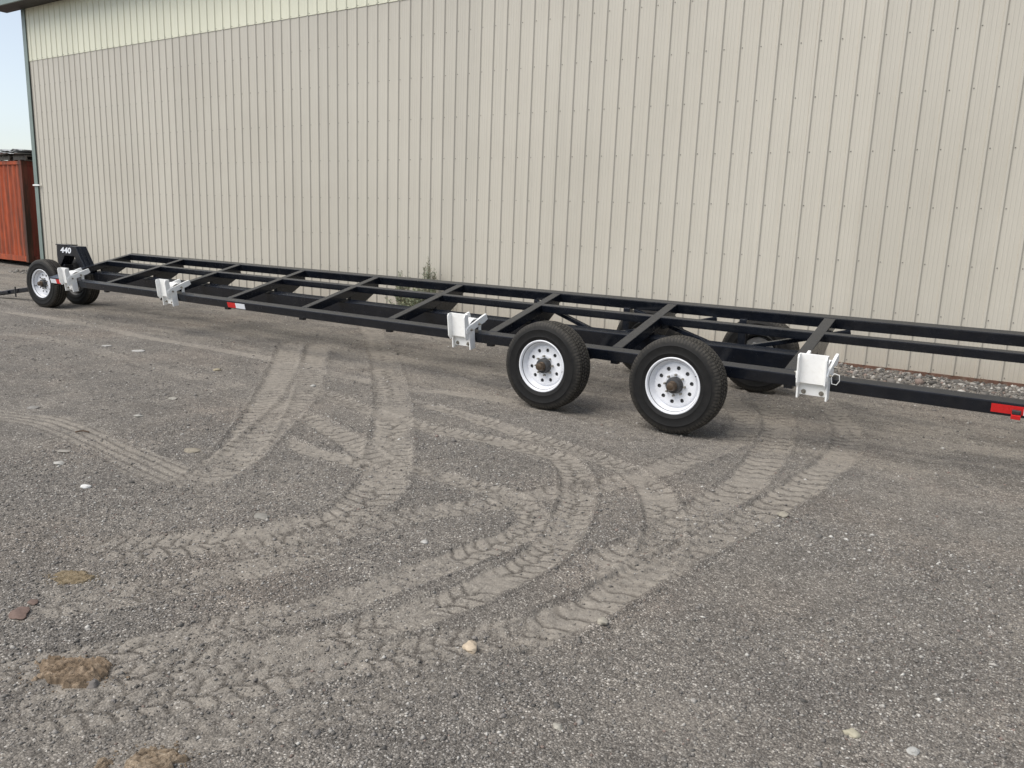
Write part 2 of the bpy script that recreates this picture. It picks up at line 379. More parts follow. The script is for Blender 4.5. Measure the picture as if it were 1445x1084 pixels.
GX = axis(-700, -4.0, -0.9, 500, 0.0105, 1.0042, 0.034, 1.035)
GY = axis(-300, 0.80, 2.7, 900, 0.0095, 1.0042, 0.034, 1.035)
nx, ny = len(GX), len(GY)
HX, HY = np.meshgrid(GX, GY)          # shape (ny, nx)
H = (fbm(HX * 0.35, HY * 0.35, 3, 3) - 0.5) * 0.05 + (fbm(HX * 2.1, HY * 2.1, 5, 4) - 0.5) * 0.022 + (vnoise(HX * 26, HY * 26, 9) - 0.5) * 0.006
far = sstep(12, 60, np.hypot(HX + 6, HY - 5)); H = H * (1 - far)
DUST = np.zeros_like(H); GROOVE = np.zeros_like(H)
edge = (fbm(HX * 7, HY * 7, 21, 2) - 0.5)
patch = fbm(HX * 1.6, HY * 1.6, 31, 3)
for ti, (kind, wid, strength, pit, pts) in enumerate(TRACKS):
    P = catmull(pts)
    seg = np.linalg.norm(np.diff(P, axis=0), axis=1); S = np.concatenate([[0], np.cumsum(seg)])
    Tn = np.gradient(P, axis=0); Tn /= np.linalg.norm(Tn, axis=1)[:, None] + 1e-9
    R = wid * 0.62
    I0, I1 = np.searchsorted(GX, P[:, 0].min() - R), np.searchsorted(GX, P[:, 0].max() + R)
    J0, J1 = np.searchsorted(GY, P[:, 1].min() - R), np.searchsorted(GY, P[:, 1].max() + R)
    gx, gy = GX[I0:I1], GY[J0:J1]; sl = (slice(J0, J1), slice(I0, I1))
    hx, hy = HX[sl], HY[sl]; ed = edge[sl]
    best = np.full(hx.shape, 9.0, np.float32); sv = np.zeros(hx.shape, np.float32); lv = np.zeros(hx.shape, np.float32)
    for k in range(len(P)):
        i0, i1 = np.searchsorted(gx, P[k, 0] - R), np.searchsorted(gx, P[k, 0] + R)
        j0, j1 = np.searchsorted(gy, P[k, 1] - R), np.searchsorted(gy, P[k, 1] + R)
        if i1 <= i0 or j1 <= j0: continue
        dx = gx[i0:i1][None, :] - P[k, 0]; dy = gy[j0:j1][:, None] - P[k, 1]
        d = np.hypot(dx, dy); b = best[j0:j1, i0:i1]; m = d < b
        b[m] = d[m]
        al = (dx * Tn[k, 0] + dy * Tn[k, 1]); la = (-dx * Tn[k, 1] + dy * Tn[k, 0])
        sv[j0:j1, i0:i1][m] = (S[k] + al)[m]; lv[j0:j1, i0:i1][m] = la[m]
    v = lv / (wid * 0.5)
    inside = best < 9
    av = np.abs(v) + ed * 0.6
    mask = (1 - sstep(0.66, 1.14, av)) * inside
    se = sv + 0.9 * ed
    ends = sstep(0, 0.6, se) * (1 - sstep(S[-1] - 0.35, S[-1] - 0.03, sv + 0.3 * ed))
    mask = mask * ends
    wear = 0.68 + 0.40 * sstep(0.34, 0.60, patch[sl] + 0.3 * ed)
    dst = np.clip(mask * strength * wear, 0, 1)
    if kind == 'L':
        ws = sv + 0.035 * ed + 0.015 * vnoise(hx * 12, hy * 12, 71)
        off = 0.5 if pit < 0.1 else 0.12
        side = np.where(v > 0, off, 0.0)
        slope = 0.65 if pit < 0.1 else 0.30
        ph = (ws + np.abs(v) * pit * slope + 0.12 * pit * np.sin(v * 4)) / pit + side
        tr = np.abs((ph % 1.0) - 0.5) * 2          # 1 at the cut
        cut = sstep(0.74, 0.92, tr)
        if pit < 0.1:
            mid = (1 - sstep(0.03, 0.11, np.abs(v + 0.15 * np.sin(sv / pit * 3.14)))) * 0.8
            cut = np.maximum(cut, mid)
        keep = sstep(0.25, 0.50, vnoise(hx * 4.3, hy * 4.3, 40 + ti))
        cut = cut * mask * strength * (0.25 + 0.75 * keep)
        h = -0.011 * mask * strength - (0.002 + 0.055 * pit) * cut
        rim = np.exp(-((np.abs(v) - 1.08) / 0.12) ** 2) * inside * ends * strength * 0.011
    elif kind == 'C':
        g = 0.5 + 0.5 * np.cos(v * 16)
        cut = sstep(0.6, 0.95, g) * mask * strength * 0.7
        h = -0.008 * mask * strength - 0.009 * cut; rim = 0
    else:
        cut = 0 * mask; h = -0.006 * mask * strength; rim = 0
    sel = mask * strength
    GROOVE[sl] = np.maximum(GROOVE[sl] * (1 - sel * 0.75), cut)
    DUST[sl] = np.maximum(DUST[sl] * (1 - 0.25 * sel), dst * (1 - 0.6 * cut))
    H[sl] = H[sl] + h * (0.6 + 0.4 * (1 - DUST[sl])) + rim
# scuffed dusty ground around the trailer and along the left
DUST = np.maximum(DUST, 0.5 * sstep(0.46, 0.66, fbm(HX * 1.1, HY * 4.5, 51, 3)) * (1 - far) * sstep(3.8, 6.5, HY))
DUST = np.maximum(DUST, 0.30 * sstep(0.58, 0.72, fbm(HX * 1.3, HY * 1.3, 57, 3)) * (1 - far))
# low heap of coarse gravel against the building
berm = np.exp(-((HY - 10.45) / 0.28) ** 2) * sstep(-23, -22, HX) * (1 - sstep(7, 8, HX))
H = H + berm * (0.02 + 0.06 * fbm(HX * 3, HY * 3, 61, 3)) - 0.14 * sstep(10.45, 10.8, HY) * (1 - far)
DUST = DUST * (1 - 0.8 * np.clip(berm, 0, 1))
H[(HY > 11.2) & (HX > -23)] = -0.12
verts = np.stack([HX, HY, H], -1).reshape(-1, 3)
idx = np.arange(nx * ny).reshape(ny, nx)
faces = np.stack([idx[:-1, :-1], idx[:-1, 1:], idx[1:, 1:], idx[1:, :-1]], -1).reshape(-1, 4)
me = np_mesh('ground', verts, faces, 4)
me.polygons.foreach_set('use_smooth', np.ones(len(faces), bool))
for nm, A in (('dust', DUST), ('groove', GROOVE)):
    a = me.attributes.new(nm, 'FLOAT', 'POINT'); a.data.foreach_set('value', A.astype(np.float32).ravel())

def ground_mat():
    t = NT('gravel_yard'); v = t.coord()
    def vor(scale, rnd=1.0, feat='F1'):
        n = t.node('TexVoronoi'); n.inputs['Scale'].default_value = scale; n.feature = feat; n.inputs['Randomness'].default_value = rnd
        t.l.new(v, n.inputs['Vector']); return n
    warm = t.noise(0.8, 3, 0.6, v); big = t.noise(2.6, 3, 0.6, v)
    v1 = vor(120); v2 = vor(290)
    def cells(n, stops):
        s = t.node('SeparateColor'); t.l.new(n.outputs['Color'], s.inputs[0]); return t.ramp(s.outputs[0], stops)
    c1 = cells(v1, [(0.0, (0.058, 0.054, 0.049)), (0.30, (0.125, 0.116, 0.105)), (0.58, (0.20, 0.186, 0.168)), (0.80, (0.285, 0.266, 0.242)), (0.93, (0.45, 0.43, 0.395)), (1.0, (0.66, 0.64, 0.60))])
    c2 = cells(v2, [(0.0, (0.09, 0.084, 0.076)), (0.5, (0.175, 0.162, 0.147)), (0.82, (0.25, 0.232, 0.21)), (1.0, (0.46, 0.44, 0.40))])
    gap = t.math('MULTIPLY', t.math('SUBTRACT', v1.outputs['Distance'], 0.36, clamp=True), 2.6, clamp=True)
    grit = t.mix(t.math('ADD', 0.25, t.math('MULTIPLY', gap, 0.75), clamp=True), c1, c2)
    grit = t.mix(t.math('MULTIPLY', gap, 0.35), grit, (0.06, 0.055, 0.05))
    tint = t.ramp(warm, [(0.30, (0.93, 0.915, 0.90)), (0.5, (1.01, 0.985, 0.955)), (0.70, (1.09, 1.025, 0.97))])
    grit = t.mix(1.0, grit, tint, 'MULTIPLY')
    midn = t.noise(21, 3, 0.7, v)
    grit = t.mix(1.0, grit, t.ramp(midn, [(0.30, (0.76, 0.755, 0.75)), (0.5, (1.0, 1.0, 1.0)), (0.70, (1.24, 1.23, 1.21))]), 'MULTIPLY')
    lum = t.ramp(big, [(0.28, (0.84, 0.84, 0.84)), (0.72, (1.16, 1.15, 1.13))])
    grit = t.mix(1.0, grit, lum, 'MULTIPLY')
    fine = t.noise(60, 4, 0.7, v); fine2 = t.noise(14, 3, 0.65, v)
    dust = t.ramp(fine, [(0.25, (0.208, 0.187, 0.159)), (0.55, (0.285, 0.258, 0.221)), (0.8, (0.365, 0.333, 0.288))])
    dust = t.mix(1.0, dust, t.ramp(fine2, [(0.3, (0.84, 0.84, 0.84)), (0.7, (1.14, 1.13, 1.11))]), 'MULTIPLY')
    ad = t.node('Attribute'); ad.attribute_name = 'dust'; ag = t.node('Attribute'); ag.attribute_name = 'groove'
    s1 = t.node('SeparateColor'); t.l.new(v1.outputs['Color'], s1.inputs[0])
    f = t.math('MULTIPLY', t.math('ADD', t.math('SUBTRACT', ad.outputs['Fac'], t.math('MULTIPLY', s1.outputs[1], 0.62)), t.math('MULTIPLY', t.math('SUBTRACT', fine2, 0.5), 0.9)), 2.2, clamp=True)
    f = t.math('MULTIPLY', f, 0.84)
    c = t.mix(f, grit, dust)
    # shadow lines of the tyre-lug cuts, painted into the colour as dark brown
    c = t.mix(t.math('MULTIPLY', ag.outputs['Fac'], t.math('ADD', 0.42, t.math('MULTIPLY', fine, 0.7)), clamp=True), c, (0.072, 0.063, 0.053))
    t.set('Base Color', c); t.set('Roughness', 0.92); t.set('Specular IOR Level', 0.2)
    hg = t.math('SUBTRACT', 1.0, v1.outputs['Distance'])
    hh = t.math('MULTIPLY', t.math('ADD', hg, t.math('MULTIPLY', s1.outputs[2], 0.6)), t.math('SUBTRACT', 1.0, t.math('MULTIPLY', ad.outputs['Fac'], 0.85)))
    nb = t.bump(hh, 0.7, 0.007)
    nb = t.bump(t.noise(32, 3, 0.65, v), 0.6, 0.014, nb)
    t.set('Normal', nb)
    return t.m
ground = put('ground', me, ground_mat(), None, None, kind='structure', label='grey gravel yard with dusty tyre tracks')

def ground_z(x, y):
    i = np.clip(np.searchsorted(GX, x) - 1, 0, nx - 2); j = np.clip(np.searchsorted(GY, y) - 1, 0, ny - 2)
    fx = (x - GX[i]) / (GX[i + 1] - GX[i]); fy = (y - GY[j]) / (GY[j + 1] - GY[j])
    return (H[j, i] * (1 - fx) + H[j, i + 1] * fx) * (1 - fy) + (H[j + 1, i] * (1 - fx) + H[j + 1, i + 1] * fx) * fy
def ground_dust(x, y):
    i = np.clip(np.searchsorted(GX, x) - 1, 0, nx - 2); j = np.clip(np.searchsorted(GY, y) - 1, 0, ny - 2)
    return DUST[j, i]

def far_hill():
    n = 60; vs = []; fs = []
    for i in range(n + 1):
        a = math.radians(110 + 110 * i / n)
        h = 20 + 8 * math.sin(i * 0.5) + 4 * math.sin(i * 1.7 + 1)
        for r, z in ((330, -2), (380, h * 0.55), (430, h), (520, h * 0.8), (640, -2)):
            vs.append((r * math.cos(a), r * math.sin(a), z + random.uniform(-1, 1) * (z > 0)))
    for i in range(n):
        for k in range(4):
            a = i * 5 + k; fs.append((a, a + 1, a + 6, a + 5))
    me = bpy.data.meshes.new('hill'); me.from_pydata(vs, [], fs); me.polygons.foreach_set('use_smooth', [True] * len(fs))
    t = NT('dry_hillside'); n_ = t.noise(0.04, 6, 0.65)
    t.set('Base Color', t.ramp(n_, [(0.35, (0.12, 0.11, 0.10)), (0.65, (0.20, 0.18, 0.15))])); t.set('Roughness', 1.0)
    put('hill', me, t.m, None, None, kind='structure')
far_hill()

# ------------------------------------------------------------------ loose gravel (stuff)
ICO = None
def pebble_base():
    bm = bmesh.new(); bmesh.ops.create_icosphere(bm, subdivisions=1, radius=1)
    v = np.array([x.co[:] for x in bm.verts]); f = np.array([[q.index for q in p.verts] for p in bm.faces]); bm.free(); return v, f
PV, PF = pebble_base()
OV = np.array([(1, 0, 0), (-1, 0, 0), (0, 1, 0), (0, -1, 0), (0, 0, 1), (0, 0, -0.6)], float)
OF = np.array([(0, 2, 4), (2, 1, 4), (1, 3, 4), (3, 0, 4), (2, 0, 5), (1, 2, 5), (3, 1, 5), (0, 3, 5)])
PAL = np.array([(0.10, 0.094, 0.086), (0.145, 0.135, 0.122), (0.18, 0.167, 0.15), (0.19, 0.175, 0.16), (0.235, 0.218, 0.198), (0.34, 0.32, 0.29), (0.48, 0.46, 0.42), (0.22, 0.17, 0.145)])
def scatter(name, x, y, size, base, w, sink=0.35, flat=0.6):
    BV, BF = base; n = len(x); k = len(BV)
    z = ground_z(x, y)
    V = BV[None] * (1 + rng.uniform(-0.32, 0.32, (n, k, 1))) + rng.uniform(-0.12, 0.12, (n, k, 3))
    V = V * (size[:, None, None] * np.stack([rng.uniform(0.75, 1.3, n), rng.uniform(0.6, 1.0, n), rng.uniform(flat * 0.7, flat * 1.3, n)], -1)[:, None, :])
    a = rng.uniform(0, 6.283, n); ca, sa = np.cos(a)[:, None], np.sin(a)[:, None]
    X = V[..., 0] * ca - V[..., 1] * sa + x[:, None]; Y = V[..., 0] * sa + V[..., 1] * ca + y[:, None]; Z = V[..., 2] + z[:, None] + (size * flat * (1 - 2 * sink))[:, None] * 0.5
    verts = np.stack([X, Y, Z], -1).reshape(-1, 3)
    faces = (BF[None] + (np.arange(n) * k)[:, None, None]).reshape(-1, 3)
    me = np_mesh(name, verts, faces, 3)
    c = PAL[rng.choice(len(PAL), n, p=w)] * rng.uniform(0.8, 1.2, (n, 1))
    col = np.ones((n, k, 4)); col[..., :3] = c[:, None, :]
    a = me.attributes.new('col', 'FLOAT_COLOR', 'POINT'); a.data.foreach_set('color', col.astype(np.float32).ravel())
    return me
def near_points(n, x0, x1, y0, y1, thin=0.68):
    x = rng.uniform(x0, x1, n); y = rng.uniform(y0, y1, n)
    keep = rng.uniform(0, 1, n) > ground_dust(x, y) * thin
    cl = fbm(x * 1.1, y * 1.1, 91, 3); keep &= rng.uniform(0.25, 0.62, n) < cl
    return x[keep], y[keep]
WP = [0.05, 0.14, 0.21, 0.21, 0.18, 0.12, 0.06, 0.03]
x, y = near_points(110000, -5.5, 1.6, 0.8, 4.6)
me1 = scatter('gravel', x, y, rng.gamma(2.6, 0.0013, len(x)) + 0.0016, (OV, OF), WP)
put('loose_gravel', me1, M_pebble, None, None, kind='stuff', label='fine loose grey gravel over the near yard')
x, y = near_points(26000, -15, 2.5, 3.5, 10.2)
me2 = scatter('gravel_far', x, y, rng.gamma(2.6, 0.0020, len(x)) + 0.0025, (OV, OF), WP)
put('loose_gravel', me2, M_pebble, None, None, kind='stuff', label='scattered loose gravel around and under the trailer')
x, y = near_points(3200, -7.5, 1.6, 0.8, 6.5, 0.7)
me4 = scatter('gravel_big', x, y, rng.gamma(2.0, 0.0026, len(x)) + 0.004, (PV, PF), [0.12, 0.22, 0.25, 0.2, 0.14, 0.05, 0.0, 0.02], 0.6, 0.55)
put('coarse_gravel', me4, M_pebble, None, None, kind='stuff', label='coarser loose stones strewn over the near yard')
n = 20000
x = rng.uniform(-22, 3.5, n); y = 10.22 + rng.normal(0, 0.27, n); y = np.where(y > 10.72, 9.9 + rng.uniform(0, 0.7, n), y)
me3 = scatter('heap', x, y, rng.gamma(1.5, 0.0068, n) + 0.004, (PV, PF), [0.26, 0.22, 0.16, 0.10, 0.08, 0.07, 0.05, 0.06], 0.2, 0.7)
put('gravel_heap', me3, M_pebble, None, None, kind='stuff', label='coarse gravel heaped along the foot of the wall')

# ------------------------------------------------------------------ steel building
WY = 10.941; PITCH = 0.25298; RX0 = -7.606; H1 = 5.39; H2 = 6.65
XL, XR = -22.72, 6.4
shed = thing('metal_building', 'long tan ribbed steel building with a cream band under the eave', 'building', (-8.0, WY, 0))
RIB = [(-0.032, 0.0), (-0.017, -0.020), (0.006, -0.020), (0.021, 0.0), (0.058, 0.0), (0.062, -0.002), (0.072, -0.002), (0.076, 0.0), (0.106, 0.0), (0.110, -0.002), (0.120, -0.002), (0.124, 0.0), (0.154, 0.0), (0.158, -0.002), (0.168, -0.002), (0.172, 0.0)]
def sheet_me(xa, xb, z0, z1, yoff):
    i0 = math.ceil((xa - RX0 - 0.2) / PITCH) - 1
    P = []
    for i in range(i0, i0 + 8):
        for dx, dy in RIB:
            x = RX0 + PITCH * i + dx
            if xa + 1e-4 < x < xb - 1e-4: P.append((x, dy))
    P = [(xa, 0.0)] + P + [(xb, 0.0)]
    bm = bmesh.new(); rows = []
    for z in (z0, z1):
        rows.append([bm.verts.new((x, WY + yoff + dy, z)) for x, dy in P])
    back = [[bm.verts.new((P[0][0], WY + yoff + 0.02, z)), bm.verts.new((P[-1][0], WY + yoff + 0.02, z))] for z in (z0, z1)]
    for k in range(len(P) - 1):
        bm.faces.new((rows[0][k], rows[0][k + 1], rows[1][k + 1], rows[1][k]))
    bm.faces.new((back[0][1], back[0][0], back[1][0], back[1][1]))
    bm.faces.new([back[0][0]] + [back[0][1]] + rows[0][::-1])
    bm.faces.new(rows[1] + [back[1][1], back[1][0]])
    return mesh_of(bm)
edges = [XL]
i = -59
while True:
    x = RX0 + PITCH * i - 0.0325
    if x > XL + 0.1: edges.append(x)
    if x > XR: break
    i += 3
for k in range(len(edges) - 1):
    dy = random.uniform(-0.0015, 0.0015)
    put('wall_panel', sheet_me(edges[k], edges[k + 1], 0.018, H1 + random.uniform(-0.004, 0.004), dy), M_tan, shed)
    put('upper_wall_panel', sheet_me(edges[k], edges[k + 1], H1 - 0.05, H2, -0.012 + dy), M_cream, shed)
# screws beside every rib on each girt line
sb = bmesh.new()
for i in range(-59, 55):
    for z in (0.06, 0.72, 1.345, 2.02, 2.70, 3.377, 4.054, 4.73, 5.37):
        x = RX0 + PITCH * i + 0.037 + random.uniform(-0.004, 0.004)
        if x < XL + 0.05: continue
        y = WY - (0.0155 if z > 5.3 else 0.0035)
        bmesh.ops.create_cone(sb, cap_ends=True, segments=6, radius1=0.0085, radius2=0.006, depth=0.006, matrix=Matrix.Translation((x, y, z + random.uniform(-0.006, 0.006))) @ Matrix.Rotation(math.radians(90), 4, 'X'))
put('screws', mesh_of(sb), M_screw, shed, None, kind='stuff')
put('base_trim', box_me(XL, XR, WY - 0.012, WY + 0.1, -0.3, 0.018, 0.003), M_rusttrim, shed)
put('corner_trim', prism_me([(XL - 0.14, WY - 0.045), (XL + 0.03, WY - 0.045), (XL + 0.03, WY - 0.03), (XL - 0.125, WY - 0.03), (XL - 0.125, WY + 0.14), (XL - 0.14, WY + 0.14)], 'z', -0.1, H2 + 0.02), M_trim, shed)
put('end_wall', box_me(XL - 0.12, XL - 0.02, WY + 0.03, WY + 13, -0.2, H2, 0), M_tan, shed)
ey, ez = WY - 0.50, 6.61
rise = math.tan(math.radians(11))
put('soffit', box_me(XL - 0.9, XR + 0.3, ey + 0.02, WY - 0.03, ez - 0.005, ez + 0.03, 0), M_soffit, shed)
put('fascia', box_me(XL - 0.92, XR + 0.3, ey - 0.03, ey + 0.018, ez - 0.01, ez + 0.20, 0.004), M_trim, shed)
put('roof', prism_me([(ey - 0.06, ez + 0.205), (ey - 0.06, ez + 0.235), (WY + 6.5, ez + 0.22 + rise * 6.7), (WY + 13.2, ez + 0.235), (WY + 13.2, ez + 0.205), (WY + 6.5, ez + 0.19 + rise * 6.7)], 'x', XL - 0.2, XR + 0.4), M_trim, shed)
put('eave_return', box_me(XL - 0.92, XL - 0.21, ey - 0.06, WY - 0.02, ez + 0.202, ez + 0.232, 0), M_trim, shed)
hb = bmesh.new()
bm_box(hb, XL - 0.16, XL + 0.19, WY - 0.085, WY - 0.05, 2.19, 2.225, None, 0.006)
bm_box(hb, XL + 0.10, XL + 0.14, WY - 0.052, WY - 0.0, 2.192, 2.222, None, 0.004)
put('wall_bracket', mesh_of(hb), M_white, shed)

# ------------------------------------------------------------------ shipping container behind the building
CX, CY, CH = -25.2, 11.68, 2.95
cont = thing('shipping_container', 'rusty red corrugated shipping container beyond the building corner', 'container', (CX - 3.0, CY + 1.2, 0))
def corr(length, z0, z1, pitch=0.278, depth=0.036):
    P = []; x = 0.0
    while x < length:
        for dx, dy in ((0.0, 0.0), (0.072, 0.0), (0.140, depth), (0.210, depth)):
            if x + dx < length: P.append((x + dx, dy))
        x += pitch
    P.append((length, 0.0)); return P
def corr_me(P, z0, z1):
    bm = bmesh.new()
    a = [bm.verts.new((x, y, z0)) for x, y in P]; b = [bm.verts.new((x, y, z1)) for x, y in P]
    for k in range(len(P) - 1): bm.faces.new((a[k], a[k + 1], b[k + 1], b[k]))
    c = [bm.verts.new((P[0][0], 0.05, z)) for z in (z0, z1)]; d = [bm.verts.new((P[-1][0], 0.05, z)) for z in (z0, z1)]
    bm.faces.new((c[0], c[1], d[1], d[0]))
    return mesh_of(bm)
CL = 6.06
put('side_wall', corr_me(corr(CL - 0.28, 0, 0), 0.17, CH - 0.10), M_cont, cont, Matrix.Translation((CX - CL + 0.14, CY + 0.03, 0)))
put('end_wall', corr_me(corr(2.16, 0, 0, 0.33, 0.04), 0.17, CH - 0.10), M_cont_end, cont, Matrix.Translation((CX - 0.03, CY + 0.14, 0)) @ Matrix.Rotation(math.radians(90), 4, 'Z'))
put('bottom_rail', box_me(CX - CL + 0.14, CX - 0.14, CY + 0.004, CY + 0.1, 0.02, 0.18, 0.004), M_cont, cont)
put('top_rail', box_me(CX - CL + 0.14, CX - 0.14, CY + 0.004, CY + 0.08, CH - 0.11, CH - 0.01, 0.004), M_cont, cont)
put('end_sill', box_me(CX - 0.1, CX - 0.004, CY + 0.17, CY + 2.27, 0.02, 0.18, 0.004), M_cont_end, cont)
put('end_header', box_me(CX - 0.1, CX - 0.004, CY + 0.17, CY + 2.27, CH - 0.12, CH - 0.01, 0.004), M_cont_end, cont)
for px, py in ((CX - 0.15, CY), (CX - CL, CY), (CX - 0.15, CY + 2.28), (CX - CL, CY + 2.28)):
    post = put('corner_post', box_me(px, px + 0.15, py, py + 0.16, 0.12, CH - 0.12, 0.006), M_cont_post, cont)
    for z in (0.0, CH - 0.118):
        put('corner_casting', box_me(px - 0.006, px + 0.156, py - 0.006, py + 0.166, z, z + 0.118, 0.008), M_cont_post, post)
put('roof', box_me(CX - CL + 0.05, CX - 0.05, CY + 0.05, CY + 2.39, CH - 0.03, CH - 0.006, 0), M_cont_end, cont)
put('back_wall', box_me(CX - CL + 0.1, CX - 0.1, CY + 2.3, CY + 2.4, 0.05, CH - 0.05, 0), M_cont, cont)
put('far_end_wall', box_me(CX - CL + 0.03, CX - CL + 0.1, CY + 0.16, CY + 2.28, 0.05, CH - 0.05, 0), M_cont, cont)

def pallet(label, x0, y0, z0, w, d):
    p = thing('pallet', label, 'pallet', (x0 + w / 2, y0 + d / 2, z0), 'pallets on top of the red container')
    for k in range(3):
        put('stringer', box_me(x0, x0 + w, y0 + k * (d - 0.05) / 2, y0 + k * (d - 0.05) / 2 + 0.05, z0 + 0.022, z0 + 0.12, 0.003), M_wood, p)
    for k in range(7):
        xa = x0 + k * (w - 0.1) / 6
        put('deck_board', box_me(xa, xa + 0.1, y0 - 0.01, y0 + d + 0.01, z0 + 0.122, z0 + 0.145, 0.002), M_wood, p)
    for k in range(3):
        xa = x0 + k * (w - 0.1) / 2
        put('bottom_board', box_me(xa, xa + 0.1, y0 - 0.01, y0 + d + 0.01, z0, z0 + 0.02, 0.002), M_wood, p)
pallet('weathered wooden pallet on the container roof, by the left edge', -27.05, CY + 0.02, CH + 0.002, 1.15, 1.0)
pallet('weathered wooden pallet on the container roof, nearest the building', -25.75, CY + 0.05, CH + 0.002, 0.75, 1.0)
def sheet(label, x0, x1, y0, y1, z0, tilt, lx):
    n = 18; bm = bmesh.new(); rows = []
    for k in range(n + 1):
        x = x0 + (x1 - x0) * k / n; dz = 0.018 * (k % 2) + tilt * (x - x0) + 0.02 * math.sin(k * 0.7)
        rows.append([bm.verts.new((x, y0 + 0.03 * math.sin(k), z0 + dz)), bm.verts.new((x, y1, z0 + dz + 0.03)), bm.verts.new((x, y1, z0 + dz + 0.022)), bm.verts.new((x, y0 + 0.03 * math.sin(k), z0 + dz - 0.008))])
    for k in range(n):
        for q in range(4):
            bm.faces.new((rows[k][q], rows[k + 1][q], rows[k + 1][(q + 1) % 4], rows[k][(q + 1) % 4]))
    bm.faces.new(rows[0]); bm.faces.new(rows[-1][::-1])
    tag(put('roofing_sheet', mesh_of(bm), M_sheet), label, 'metal sheet', 'roofing sheets on the container')
sheet('lowest old grey roofing sheet on the pallets above the red container', -27.4, -25.0, CY - 0.15, CY + 1.1, CH + 0.17, 0.012, 0)
sheet('middle old grey roofing sheet of the pile above the red container', -27.3, -25.3, CY - 0.05, CY + 1.2, CH + 0.235, 0.02, 0)
sheet('topmost grey roofing sheet of the pile above the red container', -26.6, -24.9, CY + 0.0, CY + 1.3, CH + 0.31, -0.01, 0)

# ------------------------------------------------------------------ the trailer
TR = thing('header_trailer', 'long black steel header trailer parked along the tan building', 'trailer', (-6.5, 7.0, 0))
NY0, NY1, NZ0, NZ1 = 6.30, 6.40, 0.452, 0.552
FY0, FY1, FZ0, FZ1 = 7.62, 7.72, 0.795, 0.895
XF, XB = -13.02, 2.4
SL = (0.893 - 0.550) / (FY0 - NY1)
def topz(y): return 0.550 + SL * (y - NY1)
TH = math.atan2(FZ1 - NZ1, FY0 - NY0)        # the ladder frame is one flat plane, tilted up towards the building
FM = Matrix.Translation((0, NY0, NZ1)) @ Matrix.Rotation(TH, 4, 'X')
UF = math.hypot(FY0 - NY0, FZ1 - NZ1)
def topz(y): return NZ1 + math.tan(TH) * (y - NY0)
put('side_rail', box_me(XF, XB, 0, 0.10, -0.10, 0, 0.008), M_black, TR, FM, label='low side rail facing the yard')
put('side_rail', box_me(XF, XB, UF, UF + 0.10, -0.10, 0, 0.008), M_black, TR, FM, label='high side rail next to the building')
put('centre_tube', box_me(XF + 0.05, XB - 0.05, 0.950, 1.015, -0.078, -0.0015, 0.006), M_black, TR, FM)
SM = Matrix.Translation((0, 6.985, 0.610)) @ Matrix.Rotation(TH, 4, 'X')
spine = put('spine_beam', box_me(XF + 0.02, -1.56, 0, 0.115, -0.235, 0, 0.008), M_black, TR, SM)
CB = [-12.96, -11.43, -10.01, -8.60, -7.20, -5.81, -4.45, -3.07, -1.53, 0.16, 1.25, 2.30]
for i, xr in enumerate(CB):
    x1 = xr if i else xr + 0.03
    x0 = x1 - 0.10
    put('cross_beam', box_me(x0, x1, 0.098, UF + 0.002, -0.096, -0.0008, 0.006), M_black, TR, FM)
    if xr < -1:
        put('strut', prism_me([(7.135, 0.43), (7.135, topz(7.135) - 0.10), (FY0 + 0.02, topz(FY0) - 0.103), (FY0 + 0.02, 0.735)], 'x', x0 + 0.02, x1 - 0.02, 0.003), M_black, TR)
        put('mounting_tab', box_me(x0 + 0.02, x0 + 0.09, NY0 + 0.045, NY1 - 0.005, NZ0 - 0.022, NZ0 + 0.008, 0.003), M_black, TR)
# axle hangers and braces of the rear tandem
WX = (-3.635, -2.383)
for wx in WX:
    put('hanger_post', box_me(wx - 0.037, wx + 0.037, FY0 + 0.005, FY1 - 0.015, 0.38, FZ0 + 0.012, 0.005), M_black, TR)
    put('hanger_post', box_me(wx - 0.05, wx + 0.05, NY0 + 0.035, NY1 + 0.01, 0.37, NZ0 + 0.015, 0.005), M_black, TR)
    put('axle', bar_me((wx, 6.02, 0.392), (wx, 8.31, 0.392), 0.075, 0.075, 0.012), M_black, TR)
    put('brace', bar_me((wx - 1.15, FY0 + 0.02, 0.785), (wx - 0.02, 7.06, 0.585), 0.05, 0.04, 0.004), M_black, TR)
    put('brace', bar_me((wx + 0.98, FY0 + 0.02, 0.785), (wx + 0.10, 7.06, 0.585), 0.05, 0.04, 0.004), M_black, TR)

